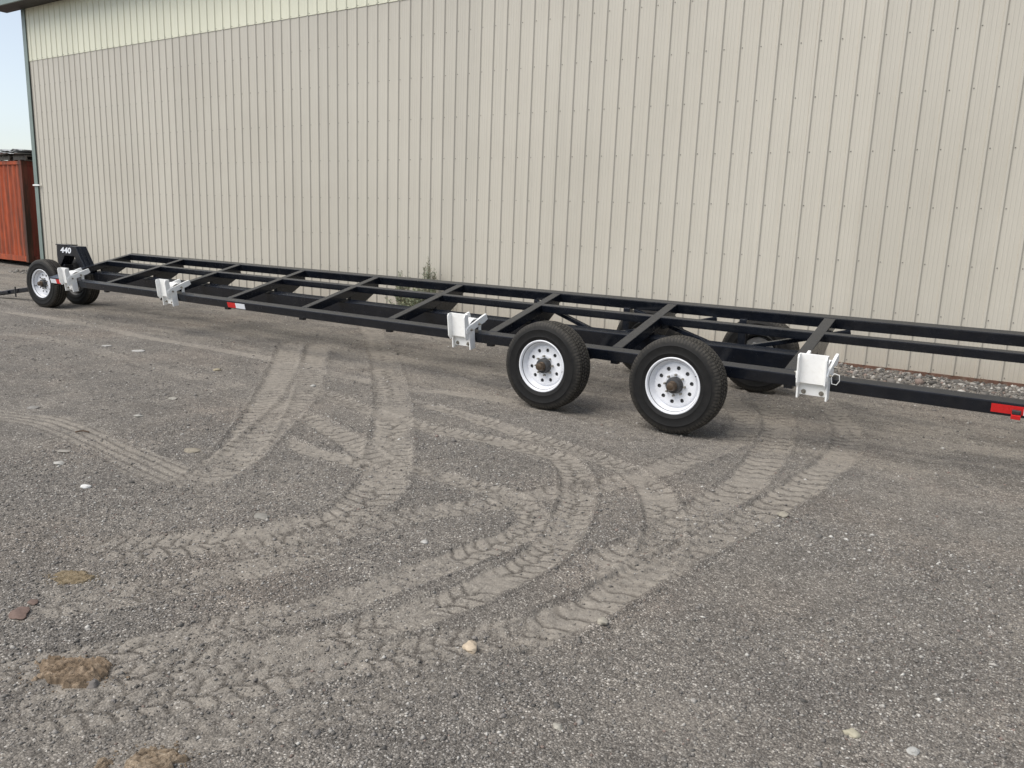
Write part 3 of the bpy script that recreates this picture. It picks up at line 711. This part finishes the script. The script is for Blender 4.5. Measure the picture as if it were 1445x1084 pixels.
# wheels ------------------------------------------------------------------
def tyre_mesh():
    n = 336; hw = 0.119; R = 0.400
    prof = [(0.213, -0.083), (0.222, -0.098), (0.240, -0.108), (0.262, -0.1145), (0.268, -0.1175), (0.275, -0.1150), (0.300, -0.1185), (0.325, -0.1185), (0.331, -0.1205), (0.337, -0.117), (0.355, -0.1135), (0.372, -0.108), (0.384, -0.101)]
    tread = [-0.094, -0.084, -0.068, -0.065, -0.055, -0.052, -0.032, -0.029, -0.019, -0.016]
    tread = tread + [0.0] + [-y for y in tread[::-1]]
    cols = [(r, y, 0) for r, y in prof]
    for y in tread: cols.append((R - 0.010 * (abs(y) / 0.1) ** 2.4, y, 1))
    cols += [(r, -y, 0) for r, y in prof[::-1]]
    m = len(cols); a = np.arange(n) * 2 * math.pi / n
    V = np.zeros((n, m, 3)); tr = np.zeros((n, m))
    for j, (r, y, t) in enumerate(cols):
        rr = np.full(n, r); yy = np.full(n, y)
        if t:
            ay = abs(y)
            zig = 0.0022 * np.where((np.arange(n) // 2) % 2 == 0, 1, -1)
            if ay in (0.065, 0.055, 0.029, 0.019): rr = rr - 0.011
            if 0.015 < ay < 0.07: yy = yy + zig
            if ay >= 0.084: rr = rr - 0.003 * ((np.arange(n) % 4) == 0)
            elif 0.03 <= ay <= 0.0535: rr = rr - 0.004 * ((np.arange(n) % 4) == 0)
            elif ay < 0.0175: rr = rr - 0.004 * ((np.arange(n) % 4) == 2)
            tr[:, j] = np.where(rr > r - 0.0015, 1.0, 0.05)
        elif r > 0.37:
            rr = rr - 0.003 * ((np.arange(n) % 4) == 0); tr[:, j] = np.where((np.arange(n) % 4) == 0, 0.05, 0.6)
        elif r > 0.35: tr[:, j] = 0.22
        elif r < 0.24: tr[:, j] = 0.10
        else: tr[:, j] = 0.05
        V[:, j, 0] = rr * np.cos(a); V[:, j, 1] = yy; V[:, j, 2] = rr * np.sin(a)
    idx = np.arange(n * m).reshape(n, m); nxt = np.roll(idx, -1, 0)
    F = np.stack([idx[:, :-1], idx[:, 1:], nxt[:, 1:], nxt[:, :-1]], -1).reshape(-1, 4)
    me = np_mesh('tyre', V.reshape(-1, 3), F, 4)
    a_ = me.attributes.new('tread', 'FLOAT', 'POINT'); a_.data.foreach_set('value', tr.astype(np.float32).ravel())
    me.polygons.foreach_set('use_smooth', np.ones(len(F), bool)); me.set_sharp_from_angle(angle=math.radians(32))
    me.materials.append(M_rubber)
    return me
def rim_mesh():
    bm = lathe_y([(0.232, -0.083), (0.237, -0.098), (0.236, -0.108), (0.230, -0.111), (0.223, -0.108), (0.218, -0.098), (0.214, -0.078), (0.206, -0.062), (0.199, -0.046), (0.194, -0.034), (0.189, -0.029), (0.185, -0.032), (0.181, -0.040), (0.176, -0.043)], 120)
    yd = -0.043
    R0, R1, rc, hr, NH = 0.104, 0.176, 0.141, 0.0175, 10
    for s in range(NH):                       # ring with ten round hand holes
        a0 = 2 * math.pi * s / NH; da = 2 * math.pi / NH; ac = a0 + da / 2; k = 12
        outer = []
        for i in range(k): t = i / k; outer.append((R1, a0 + da * t))
        for i in range(4): t = i / 4; outer.append((R1 + (R0 - R1) * t, a0 + da))
        for i in range(k): t = i / k; outer.append((R0, a0 + da * (1 - t)))
        for i in range(4): t = i / 4; outer.append((R0 + (R1 - R0) * t, a0))
        O = [bm.verts.new((r * math.cos(a), yd, r * math.sin(a))) for r, a in outer]
        cx, cz = rc * math.cos(ac), rc * math.sin(ac)
        I = []; J = []
        for v in O:
            th = math.atan2(v.co.z - cz, v.co.x - cx)
            I.append(bm.verts.new((cx + hr * math.cos(th), yd, cz + hr * math.sin(th))))
            J.append(bm.verts.new((cx + hr * 0.93 * math.cos(th), yd + 0.008, cz + hr * 0.93 * math.sin(th))))
        m = len(O)
        for i in range(m):
            j = (i + 1) % m
            bm.faces.new((O[i], I[i], I[j], O[j])); bm.faces.new((I[i], J[i], J[j], I[j]))
    b2 = lathe_y([(0.104, yd), (0.094, yd - 0.004), (0.080, yd - 0.004), (0.066, yd)], 80)
    tmp = bpy.data.meshes.new('t'); b2.to_mesh(tmp); b2.free(); bm.from_mesh(tmp); bpy.data.meshes.remove(tmp)
    bmesh.ops.remove_doubles(bm, verts=bm.verts, dist=0.0004)
    me = mesh_of(bm, 'rim', True, 35); me.materials.append(M_rim); return me
ME_TYRE = tyre_mesh(); ME_RIM = rim_mesh()
ME_INNER = mesh_of(lathe_y([(0.231, -0.078), (0.205, -0.04), (0.196, 0.0), (0.205, 0.06), (0.231, 0.086), (0.236, 0.100), (0.226, 0.104), (0.212, 0.085), (0.192, 0.05), (0.185, 0.0), (0.182, -0.03)], 72), 'inner_rim', True, 40); ME_INNER.materials.append(M_darksteel)
ME_DRUM = mesh_of(lathe_y([(0.0, -0.022), (0.165, -0.022), (0.172, -0.015), (0.172, 0.05), (0.178, 0.052), (0.178, 0.062), (0.06, 0.066), (0.0, 0.066)], 64), 'drum', True, 35); ME_DRUM.materials.append(M_drum)
ME_HUB = mesh_of(lathe_y([(0.070, -0.036), (0.068, -0.052), (0.066, -0.088), (0.060, -0.098), (0.040, -0.102), (0.0, -0.102)], 40), 'hub', True, 35); ME_HUB.materials.append(M_darksteel)
ME_CAP = mesh_of(lathe_y([(0.041, -0.100), (0.041, -0.112), (0.036, -0.118), (0.036, -0.142), (0.031, -0.152), (0.014, -0.157), (0.0, -0.157)], 32), 'cap', True, 35); ME_CAP.materials.append(M_cap)
ME_NUT = cyl_me(0.0105, 0.03, 6, 'y', 0.8); ME_NUT.materials.append(M_zinc)
ME_PBOLT = cyl_me(0.017, 0.012, 10, 'y'); ME_PBOLT.materials.append(M_chrome)
ME_VALVE = cyl_me(0.005, 0.04, 8, 'y'); ME_VALVE.materials.append(M_darksteel)
def wheel(x, y, z, rz, spin, label):
    M = Matrix.Translation((x, y, z)) @ Matrix.Rotation(rz, 4, 'Z') @ Matrix.Rotation(spin, 4, 'Y')
    w = put('wheel', ME_RIM, None, TR, M, label=label)
    for nm, me in (('tyre', ME_TYRE), ('inner_rim', ME_INNER), ('brake_drum', ME_DRUM), ('hub', ME_HUB), ('grease_cap', ME_CAP)):
        put(nm, me, None, w, M)
    for k in range(8):
        a = 2 * math.pi * (k + 0.3) / 8
        put('lug_nut', ME_NUT, None, w, M @ Matrix.Translation((0.0865 * math.cos(a), -0.058, 0.0865 * math.sin(a))) @ Matrix.Rotation(random.uniform(0, 1), 4, 'Y'))
    for k in range(6):
        a = 2 * math.pi * k / 6
        put('backing_bolt', ME_PBOLT, None, w, M @ Matrix.Translation((0.118 * math.cos(a), 0.069, 0.118 * math.sin(a))))
    put('valve_stem', ME_VALVE, None, w, M @ Matrix.Translation((0.203, -0.072, 0.0)) @ Matrix.Rotation(0.5, 4, 'Z'))
WZ = 0.392
wheel(WX[0], 6.05, WZ, 0, 0.15, 'yard-side rear wheel, the one nearer the trailer front')
wheel(WX[1], 6.05, WZ, 0, -0.5, 'yard-side rear wheel, nearest the camera')
wheel(WX[0], 8.285, WZ, math.pi, 0.4, 'rear wheel on the building side, nearer the trailer front')
wheel(WX[1], 8.285, WZ, math.pi, 0.9, 'rear wheel on the building side, nearest the camera')
# front dolly, steered a little towards the yard ---------------------------
DA = math.radians(8); DC = Vector((-13.84, 6.95, 0))
def dol(lx, ly, z=0): return Vector((DC.x + lx * math.cos(DA) - ly * math.sin(DA), DC.y + lx * math.sin(DA) + ly * math.cos(DA), z))
a = dol(0, -0.30, WZ - 0.005); wheel(a.x, a.y, a.z, DA, 2.9, 'front dolly wheel with its white rim to the yard')
a = dol(0, 0.30, WZ - 0.005); wheel(a.x, a.y, a.z, DA + math.pi, 1.0, 'front dolly wheel on the building side')
put('dolly_axle', bar_me(dol(0, -0.26, 0.392), dol(0, 0.26, 0.392), 0.09, 0.09, 0.01), M_black, TR)
put('turntable', mesh_of(lathe_y([(0.0, 0.43), (0.13, 0.43), (0.13, 0.47), (0.07, 0.475), (0.07, 0.60), (0.0, 0.60)], 32)), M_black, TR, Matrix.Translation((DC.x + 0.08, DC.y + 0.02, 0)) @ Matrix.Rotation(math.radians(90), 4, 'X'))
p0, p1 = dol(-0.05, 0, 0.345), Vector((-15.52, 6.68, 0.085))
tongue = put('tongue', bar_me(p0, p1, 0.09, 0.075, 0.008), M_black, TR)
d = (p1 - p0).normalized()
put('coupler', bar_me(p1 - d * 0.06, p1 + d * 0.26 + Vector((0, 0, -0.005)), 0.06, 0.045, 0.012), M_chrome, tongue)
put('coupler_plate', bar_me(p1 - d * 0.30, p1 + d * 0.02, 0.15, 0.05, 0.006), M_black, tongue)
put('jack_pin', box_me(p1.x + 0.50, p1.x + 0.52, 6.68, 6.70, 0.06, 0.24, 0.002), M_darksteel, tongue)
# gooseneck arch -----------------------------------------------------------
AY0, AY1 = 6.88, 7.06
arch = put('gooseneck', prism_me([(-13.85, 1.025), (-13.26, 1.017), (-12.93, 0.58), (-13.10, 0.58), (-13.31, 0.862), (-13.62, 0.862), (-13.78, 0.66), (-13.835, 0.66), (-13.868, 0.85)], 'y', AY0, AY1, 0.006), M_black, TR)
put('king_post', box_me(-13.815, -13.665, AY0 + 0.02, AY1 - 0.02, 0.44, 0.70, 0.006), M_black, arch)
for yy in (6.925, 6.995):
    put('rib', bar_me((-13.235, yy, 0.985), (-12.955, yy, 0.615), 0.018, 0.03, 0.003), M_black, arch)
put('top_lip', box_me(-13.87, -13.55, AY0 - 0.012, AY1 + 0.012, 1.018, 1.034, 0.003), M_black, arch)
cu = bpy.data.curves.new('number', 'FONT'); cu.body = '440'; cu.size = 0.150; cu.shear = 0.12; cu.offset = 0.005; cu.extrude = 0.001
cu.space_character = 1.02
to = bpy.data.objects.new('tmp_text', cu); COL.objects.link(to)
bpy.context.view_layer.update()
nm = bpy.data.meshes.new_from_object(to.evaluated_get(bpy.context.evaluated_depsgraph_get()))
bpy.data.objects.remove(to)
nm.materials.clear()
co = np.array([v.co[:] for v in nm.vertices]); cx0, cx1 = co[:, 0].min(), co[:, 0].max(); cz0, cz1 = co[:, 1].min(), co[:, 1].max()
sx = 0.34 / (cx1 - cx0); sz = 0.095 / (cz1 - cz0)
put('number_decal', nm, M_tapewhite, arch, Matrix.Translation((-13.735 - cx0 * sx, AY0 - 0.003, 0.895 - cz0 * sz)) @ Matrix.Rotation(math.radians(90), 4, 'X') @ Matrix.Diagonal((sx, sz, 1, 1)), label='white number 440')
# reflective tape ----------------------------------------------------------
def tape(x0, xm, x1, left_red, n0, n1, label=''):
    a, b = (M_red, M_tapewhite) if left_red else (M_tapewhite, M_red)
    t = put('reflector_tape', box_me(x0, xm, -0.004, 0.001, n0, n1, 0), a, TR, FM, label=label)
    put('tape_end', box_me(xm, x1, -0.0042, 0.001, n0, n1, 0), b, t, FM)
    return t
tape(-8.57, -8.41, -8.23, True, -0.085, -0.020, 'red and white reflector tape between two saddles')
tape(-12.97, -12.80, -12.64, False, -0.085, -0.020, 'white and red reflector tape at the front tip of the rail')
t = tape(-0.185, 0.008, 0.20, True, -0.078, -0.016, 'red and white reflector tape with a marker lamp')
lm = bmesh.new(); bm_box(lm, -0.06, -0.006, -0.026, -0.004, -0.070, -0.040, None, 0.006)
put('marker_lamp', mesh_of(lm), M_darksteel, t, FM)
put('lamp_lens', box_me(-0.062, -0.004, -0.032, -0.003, -0.104, -0.072, 0.004), M_red, t, FM)

# white adjustable saddles -------------------------------------------------
def chan(bm, w, z0, z1, flange, th, y=0.0, round_=0.0):
    """U channel lying in the x-z plane, flanges towards -y"""
    bm_box(bm, -w / 2, w / 2, y - th, y, z0, z1, None, 0.002)
    for s in (-1, 1):
        xa, xb = (s * w / 2 - th, s * w / 2) if s > 0 else (s * w / 2, s * w / 2 + th)
        P = [(y - th, z0 - 0.015), (y - th, z1), (y - th - flange * 0.75, z1), (y - th - flange, z1 - 0.025), (y - th - flange, z0 + 0.012), (y - th - flange * 0.55, z0 - 0.028)]
        A = [bm.verts.new((xa, p[0], p[1])) for p in P]; B = [bm.verts.new((xb, p[0], p[1])) for p in P]
        bm.faces.new(A); bm.faces.new(B[::-1])
        for i in range(len(P)): bm.faces.new((A[i], B[i], B[(i + 1) % len(P)], A[(i + 1) % len(P)]))
def saddle(xc, pin, label, tilt=7):
    M = Matrix.Translation((xc, 6.285, 0.552))
    T = M @ Matrix.Rotation(math.radians(tilt), 4, 'X')
    # clamp on the rail: back plate with two cheeks
    bm = bmesh.new()
    bm_box(bm, -0.105, 0.105, -0.040, -0.028, -0.132, 0.03, None, 0.002)
    for s in (-1, 1):
        bm_box(bm, s * 0.108 - 0.007, s * 0.108 + 0.007, -0.072, 0.012, -0.155, 0.055, None, 0.002)
    c = put('saddle', mesh_of(bm), M_white, TR, T, label=label)
    for s in (-1, 1):
        put('clamp_bolt', ME_CB, None, c, T @ Matrix.Translation((s * 0.066, -0.048, -0.106)))
        put('clamp_washer', ME_CW, None, c, T @ Matrix.Translation((s * 0.066, -0.042, -0.106)))
    lb = bmesh.new(); chan(lb, 0.215, -0.028, 0.205, 0.055, 0.011, -0.070)
    put('lip', mesh_of(lb), M_white, c, T)
    # cradle: bent sheet between the arms
    prof = [(-0.075, 0.020), (-0.060, 0.075), (-0.030, 0.115), (0.012, 0.140), (0.060, 0.146), (0.105, 0.138), (0.150, 0.124), (0.185, 0.112)]
    cb = bmesh.new(); top = []; bot = []
    for y, z in prof:
        top.append([cb.verts.new((s * 0.094, y, z)) for s in (-1, 1)]); bot.append([cb.verts.new((s * 0.094, y, z - 0.010)) for s in (-1, 1)])
    for i in range(len(prof) - 1):
        cb.faces.new((top[i][0], top[i][1], top[i + 1][1], top[i + 1][0])); cb.faces.new((bot[i][0], bot[i + 1][0], bot[i + 1][1], bot[i][1]))
        for s in (0, 1): cb.faces.new((top[i][s], top[i + 1][s], bot[i + 1][s], bot[i][s]))
    cb.faces.new((top[0][0], bot[0][0], bot[0][1], top[0][1])); cb.faces.new((top[-1][0], top[-1][1], bot[-1][1], bot[-1][0]))
    put('cradle', mesh_of(cb, 'cradle', True, 50), M_white, c, M)
    for s in (-1, 1):
        P = [(-0.115, 0.000), (0.175, 0.098), (0.225, 0.125), (0.200, 0.182), (0.150, 0.166), (-0.090, 0.074), (-0.125, 0.045)]
        put('arm', prism_me(P, 'x', s * 0.106 - 0.011, s * 0.106 + 0.011, 0.003), M_white, c, M)
        put('foot', box_me(s * 0.102 - 0.0045, s * 0.102 + 0.0045, 0.090, 0.130, 0.003, 0.075, 0.002), M_white, c, M)
        for (y, z) in ((-0.055, 0.040), (0.072, 0.088)):
            b = put('arm_bolt', ME_AB, None, c, M @ Matrix.Translation((s * 0.124, y, z)))
            put('arm_nut', ME_AN, None, c, M @ Matrix.Translation((s * 0.121, y, z)))
    if pin:
        rb = bmesh.new(); pts = [(0.0, 0.0), (0.022, 0.022), (0.055, 0.014), (0.062, -0.028), (0.042, -0.062), (0.008, -0.058), (0.0, 0.0)]
        prev = None; rings = []
        for i, (px, pz) in enumerate(pts):
            a = np.array(pts[min(i + 1, len(pts) - 1)]) - np.array(pts[max(i - 1, 0)]); a = a / (np.linalg.norm(a) + 1e-9); nrm = (-a[1], a[0])
            rings.append([rb.verts.new((px + 0.0035 * math.cos(q) * nrm[0], 0.0035 * math.sin(q), pz + 0.0035 * math.cos(q) * nrm[1])) for q in (0, 1.57, 3.14, 4.71)])
        for i in range(len(rings) - 1):
            for k in range(4): rb.faces.new((rings[i][k], rings[i][(k + 1) % 4], rings[i + 1][(k + 1) % 4], rings[i + 1][k]))
        put('pin_clip', mesh_of(rb, 'clip', True), M_white, c, M @ Matrix.Translation((0.130, -0.058, 0.040)))
    return c
ME_CB = cyl_me(0.009, 0.030, 6, 'y'); ME_CB.materials.append(M_zinc)
ME_CW = cyl_me(0.019, 0.004, 12, 'y'); ME_CW.materials.append(M_zinc)
ME_AB = cyl_me(0.007, 0.036, 8, 'x'); ME_AB.materials.append(M_zinc)
ME_AN = cyl_me(0.0135, 0.014, 6, 'x'); ME_AN.materials.append(M_zinc)
saddle(-12.27, False, 'white saddle beside the front dolly wheels')
saddle(-9.73, False, 'white saddle left of the red and white tape')
saddle(-4.76, False, 'white saddle just left of the rear wheels')
saddle(-1.365, True, 'white saddle right of the rear wheels, with a pin clip', 6)

# ------------------------------------------------------------------ weeds against the wall
def weed(label, x, y, stems, hmin, hmax, spread, lean=0.25, leaf=0.022, col=(0.15, 0.165, 0.115), name='sagebrush', cat='shrub', seed=1, leaves=70):
    r = random.Random(seed)
    z0 = float(ground_z(np.array([x]), np.array([y]))[0])
    root = thing(name, label, cat, (x, y, z0))
    SV, SF, LV, LF, LC = [], [], [], [], []
    for s in range(stems):
        a = r.uniform(0, 6.283); d = r.uniform(0, 1) ** 0.7
        h = r.uniform(hmin, hmax) * (1 - 0.25 * d)
        tip = Vector((math.cos(a) * spread * d * (1 + lean) + r.uniform(-.03, .03), min(0.28, math.sin(a) * spread * d * 0.6), h))
        base = Vector((math.cos(a) * 0.05 * d, math.sin(a) * 0.05 * d, -0.02))
        prev = None
        for k in range(6):
            t = k / 5
            p = base.lerp(tip, t); p.x += (t * (1 - t)) * math.cos(a) * spread * 0.6 * d
            rad = 0.006 * (1 - 0.85 * t) + 0.0008
            ring = [len(SV) + q for q in range(3)]
            for q in range(3): SV.append((x + p.x + rad * math.cos(q * 2.094), y + p.y + rad * math.sin(q * 2.094), z0 + p.z))
            if prev:
                for q in range(3): SF.append((prev[q], prev[(q + 1) % 3], ring[(q + 1) % 3], ring[q]))
            prev = ring
        for k in range(leaves):
            t = r.uniform(0.12, 1.0) ** 0.8
            p = base.lerp(tip, t); p.x += (t * (1 - t)) * math.cos(a) * spread * 0.6 * d
            ba = r.uniform(0, 6.283); L = leaf * r.uniform(0.8, 2.4) * (1.25 - 0.6 * t); up = r.uniform(0.4, 1.2)
            off = 0.045 * (1.15 - t) * r.uniform(0, 1)
            c0 = Vector((x + p.x + math.cos(ba) * off, min(WY - 0.035, y + p.y + math.sin(ba) * off), z0 + max(0.01, p.z + r.uniform(-.02, .02))))
            dr = Vector((math.cos(ba), math.sin(ba), up)).normalized() * L
            sd = dr.cross(Vector((r.uniform(-1, 1), r.uniform(-1, 1), 1))).normalized() * L * 0.17
            n0 = len(LV); q = [c0, c0 + dr * 0.5 + sd, c0 + dr, c0 + dr * 0.5 - sd]
            LV += [(v.x, min(WY - 0.03, v.y), v.z) for v in q]
            LF.append((n0, n0 + 1, n0 + 2, n0 + 3))
            b = r.uniform(0.6, 1.45); yl = r.uniform(0.9, 1.2)
            LC += [(col[0] * b * yl, col[1] * b, col[2] * b, 1)] * 4
    ms = bpy.data.meshes.new('stems'); ms.from_pydata(SV, [], SF); put('stem', ms, M_stem, root)
    ml = bpy.data.meshes.new('leaves'); ml.from_pydata(LV, [], LF)
    at = ml.attributes.new('col', 'FLOAT_COLOR', 'POINT'); at.data.foreach_set('color', np.array(LC, np.float32).ravel())
    put('foliage', ml, M_leaf, root, None, kind='stuff')
    return root
M_stem = paint('dry_stem', (0.16, 0.13, 0.085), 0.8, 0.2, 0.3, 40)
weed('tall grey-green spire of a weed against the tan wall', -8.93, 10.70, 30, 0.80, 1.24, 0.15, 0.05, 0.030, (0.24, 0.265, 0.185), seed=3, leaves=105)
weed('wide low part of a grey-green bush behind the trailer', -9.12, 10.60, 46, 0.25, 0.66, 0.55, 0.2, 0.032, (0.25, 0.28, 0.18), seed=4, leaves=85)
weed('thin pale upright weed left of the tall spire', -9.50, 10.68, 14, 0.60, 0.90, 0.16, 0.5, 0.028, (0.22, 0.25, 0.165), seed=5, leaves=100)
weed('short sparse sprig right of the tall spire', -8.45, 10.72, 4, 0.45, 0.72, 0.10, 0.4, 0.016, (0.18, 0.165, 0.12), seed=6, leaves=40)
for k, (x, lab) in enumerate(((-11.55, 'small dry weed at the wall foot, left of the bush'), (-12.35, 'tiny dry weed at the wall foot, farthest left'), (-0.42, 'thin dry stalk at the wall foot by the right edge'), (-0.66, 'second dry stalk from the right edge at the wall foot'), (-5.9, 'small dry weed at the wall foot behind the front tandem wheel'))):
    weed(lab, x, 10.78, 4, 0.12, 0.26, 0.10, 0.3, 0.014, (0.17, 0.15, 0.10), 'weed', 'weed', 20 + k, 22)

# ------------------------------------------------------------------ stones, clods, debris
def stone(label, x, y, size, col, flat=0.5, stretch=1.3, name='stone', cat='stone', seed=0, group=None):
    r = random.Random(seed); bm = bmesh.new(); bmesh.ops.create_icosphere(bm, subdivisions=3, radius=1)
    off = Vector((r.uniform(0, 50), r.uniform(0, 50), r.uniform(0, 50)))
    from mathutils import noise
    for v in bm.verts:
        d = 1 + 0.38 * (noise.noise(v.co * 1.1 + off)) + 0.14 * noise.noise(v.co * 3 + off) + 0.05 * noise.noise(v.co * 8 + off)
        v.co = Vector((v.co.x * d * stretch, v.co.y * d, v.co.z * d * flat)) * size * 0.5 / max(1.0, stretch * 0.85)
    z = float(ground_z(np.array([x]), np.array([y]))[0])
    M = Matrix.Translation((x, y, z + size * flat * 0.10)) @ Matrix.Rotation(r.uniform(-.5, .9), 4, 'Z') @ Matrix.Rotation(r.uniform(-.15, .15), 4, 'X')
    o = put(name, mesh_of(bm, 'stone', True, 38), stone_mat('stone_' + str(seed), tuple(q * (0.86 if seed in (100, 115) else 0.62) for q in col)), None, M)
    return tag(o, label, cat, group)
S = [
 ((-4.525, 2.309), .048, (0.74, 0.73, 0.70), .6, 'bright white rounded stone on the gravel at the left'),
 ((-6.216, 3.981), .062, (0.55, 0.52, 0.45), .5, 'pale buff stone alone on dark gravel left of the lug track'),
 ((-4.741, 3.162), .098, (0.42, 0.37, 0.29), .35, 'flat tan stone at the edge of the V-shaped track corner'),
 ((-5.334, 2.598), .085, (0.44, 0.41, 0.36), .3, 'flat grey-tan stone beyond the white rounded one'),
 ((-5.11, 2.452), .075, (0.60, 0.58, 0.53), .3, 'thin whitish flake between two stones at the left'),
 ((-7.16, 5.112), .072, (0.50, 0.43, 0.30), .5, 'yellowish stone just beyond the dusty track at mid left'),
 ((-8.746, 5.194), .12, (0.62, 0.60, 0.56), .3, 'long white flat stone near the second saddle, right one of two'),
 ((-9.321, 5.124), .105, (0.58, 0.56, 0.52), .3, 'long white flat stone near the second saddle, left one of two'),
 ((-5.85, 3.442), .075, (0.50, 0.48, 0.43), .35, 'pale flat stone in the middle of the dark gravel at left'),
 ((-3.404, 2.679), .092, (0.36, 0.34, 0.30), .4, 'largest flat grey stone above the near lug track'),
 ((-6.702, 3.05), .10, (0.38, 0.36, 0.33), .3, 'long flat grey stone by the left edge'),
 ((-5.839, 5.256), .05, (0.60, 0.58, 0.53), .5, 'small white stone where the dusty tracks cross'),
 ((-2.578, 1.285), .048, (0.26, 0.235, 0.215), .65, 'grey stone touching the dark brown clod'),
 ((-3.281, 1.371), .092, (0.25, 0.175, 0.145), .3, 'larger flat pink stone by the left edge'),
 ((-3.34, 1.451), .048, (0.23, 0.165, 0.135), .3, 'smaller pink stone beside the larger pink one'),
 ((-1.661, 2.281), .058, (0.56, 0.46, 0.34), .8, 'peach coloured round stone in the near centre'),
 ((-1.328, 2.752), .045, (0.50, 0.46, 0.38), .6, 'cream stone on the fading track right of centre'),
 ((-1.129, 2.053), .030, (0.56, 0.53, 0.45), .6, 'small cream stone at the bottom centre'),
 ((-2.472, 2.963), .034, (0.62, 0.60, 0.56), .6, 'small white stone on the dark strip between two tracks'),
 ((-1.084, 4.566), .055, (0.46, 0.42, 0.34), .6, 'round cream stone at the outer edge of the right arc'),
 ((-0.318, 2.608), .044, (0.62, 0.57, 0.43), .6, 'yellowish cream stone at the lower right'),
 ((-0.137, 2.628), .036, (0.62, 0.61, 0.57), .6, 'white stone beside the bottom right corner'),
]
for k, ((x, y), s, c, fl, lab) in enumerate(S):
    stone(lab, x, y, s, c, fl, 1.5 if fl < 0.45 else 1.15, seed=100 + k, group='loose stones lying on the yard')
sx_, sy_ = -5.676, 2.904
sz_ = float(ground_z(np.array([sx_]), np.array([sy_]))[0])
stk = bmesh.new(); prev = None
for i in range(7):
    t = i / 6; c = Vector((-0.05 + 0.10 * t, 0.012 * math.sin(t * 4), 0.008 + 0.006 * math.sin(t * 3)))
    ring = [stk.verts.new((c.x, c.y + 0.007 * (1 - 0.5 * t) * math.cos(q * 1.257), c.z + 0.006 * math.sin(q * 1.257))) for q in range(5)]
    if prev:
        for q in range(5): stk.faces.new((prev[q], prev[(q + 1) % 5], ring[(q + 1) % 5], ring[q]))
    else: stk.faces.new(ring)
    prev = ring
stk.faces.new(prev)
tag(put('stick', mesh_of(stk, 'stick', True), paint('brown_stick', (0.09, 0.06, 0.04), 0.8, 0.2, 0.3, 60), None, Matrix.Translation((sx_, sy_, sz_)) @ Matrix.Rotation(0.7, 4, 'Z')), 'short dark brown stick on the dusty track at left', 'stick')

def clod(label, x, y, lx, ly, h, rot, c0, c1, seed):
    n = 110; g = np.linspace(-1.15, 1.15, n); X, Y = np.meshgrid(g, g)
    e = fbm(X * 1.9 + seed, Y * 1.9, seed, 4) - 0.5
    r = np.sqrt(X ** 2 + Y ** 2) + e * 1.25
    m = 1 - sstep(0.66, 0.98, r)
    u = X * 2.2 + 1.1 * (fbm(X * 2.5, Y * 2.5, seed + 9, 3) - 0.5); w = Y * 6.5 + 3.2 * (fbm(X * 3, Y * 3, seed + 19, 3) - 0.5)
    ridg = np.abs(vnoise(u * 1.6, w, seed + 3) - 0.5) * 2
    ridg2 = np.abs(vnoise(u * 4, w * 1.8, seed + 5) - 0.5) * 2
    Z = m * (0.30 + 1.3 * ridg + 0.9 * ridg2 + 0.25 * vnoise(X * 26, Y * 26, seed)) * h - (1 - m) * 0.05
    ca, sa = math.cos(rot), math.sin(rot)
    wx = x + (X * lx * ca - Y * ly * sa) * 0.5; wy = y + (X * lx * sa + Y * ly * ca) * 0.5
    gz = ground_z(wx.ravel(), wy.ravel()).reshape(X.shape)
    V = np.stack([wx, wy, gz + Z], -1).reshape(-1, 3); idx = np.arange(n * n).reshape(n, n)
    F = np.stack([idx[:-1, :-1], idx[:-1, 1:], idx[1:, 1:], idx[1:, :-1]], -1).reshape(-1, 4)
    mf = m.ravel()[F].max(1) > 0.10 + 0.3 * vnoise(X * 9, Y * 9, seed + 31).ravel()[F].max(1)
    F = F[mf]; used = np.unique(F); remap = np.full(n * n, -1); remap[used] = np.arange(len(used))
    me = np_mesh('clod', V[used], remap[F], 4); me.polygons.foreach_set('use_smooth', np.ones(len(F), bool))
    t = NT('crusted_dirt_%d' % seed); nn = t.noise(28, 6, 0.7); n2 = t.noise(120, 4, 0.7)
    c = t.ramp(nn, [(0.32, tuple(q * 0.65 for q in c0)), (0.5, c0), (0.68, c1)]); t.set('Base Color', c); t.set('Roughness', 0.95); t.set('Specular IOR Level', 0.15)
    t.set('Normal', t.bump(t.math('ADD', nn, n2), 0.7, 0.008))
    o = tag(put('dirt_clod', me, t.m), label, 'dirt clod', 'brown clods on the near yard')
    k = 150; rr = 0.75 + np.abs(rng.normal(0, 0.3, k)); aa = rng.uniform(0, 6.283, k)
    qx = rr * np.cos(aa) * lx * 0.5; qy = rr * np.sin(aa) * ly * 0.5
    cm = scatter('crumbs', x + qx * ca - qy * sa, y + qx * sa + qy * ca, rng.gamma(1.5, 0.0011, k) + 0.001, (PV, PF), [0, 0, 0, 0, 0, 0, 0, 1.0], 0.3, 0.7)
    put('crumbs', cm, t.m, o, None, kind='stuff')
clod('dark brown layered dirt clod at the lower left', -2.708, 1.275, 0.35, 0.21, 0.015, 0.62, (0.21, 0.157, 0.108), (0.37, 0.29, 0.21), 3)
clod('thin tan dirt crust pressed flat, above the dark brown clod', -3.426, 1.66, 0.24, 0.14, 0.007, 0.55, (0.21, 0.165, 0.105), (0.31, 0.255, 0.175), 5)
clod('brown dirt clod cut by the bottom edge', -2.035, 1.165, 0.27, 0.17, 0.013, 0.6, (0.22, 0.17, 0.12), (0.37, 0.30, 0.22), 7)
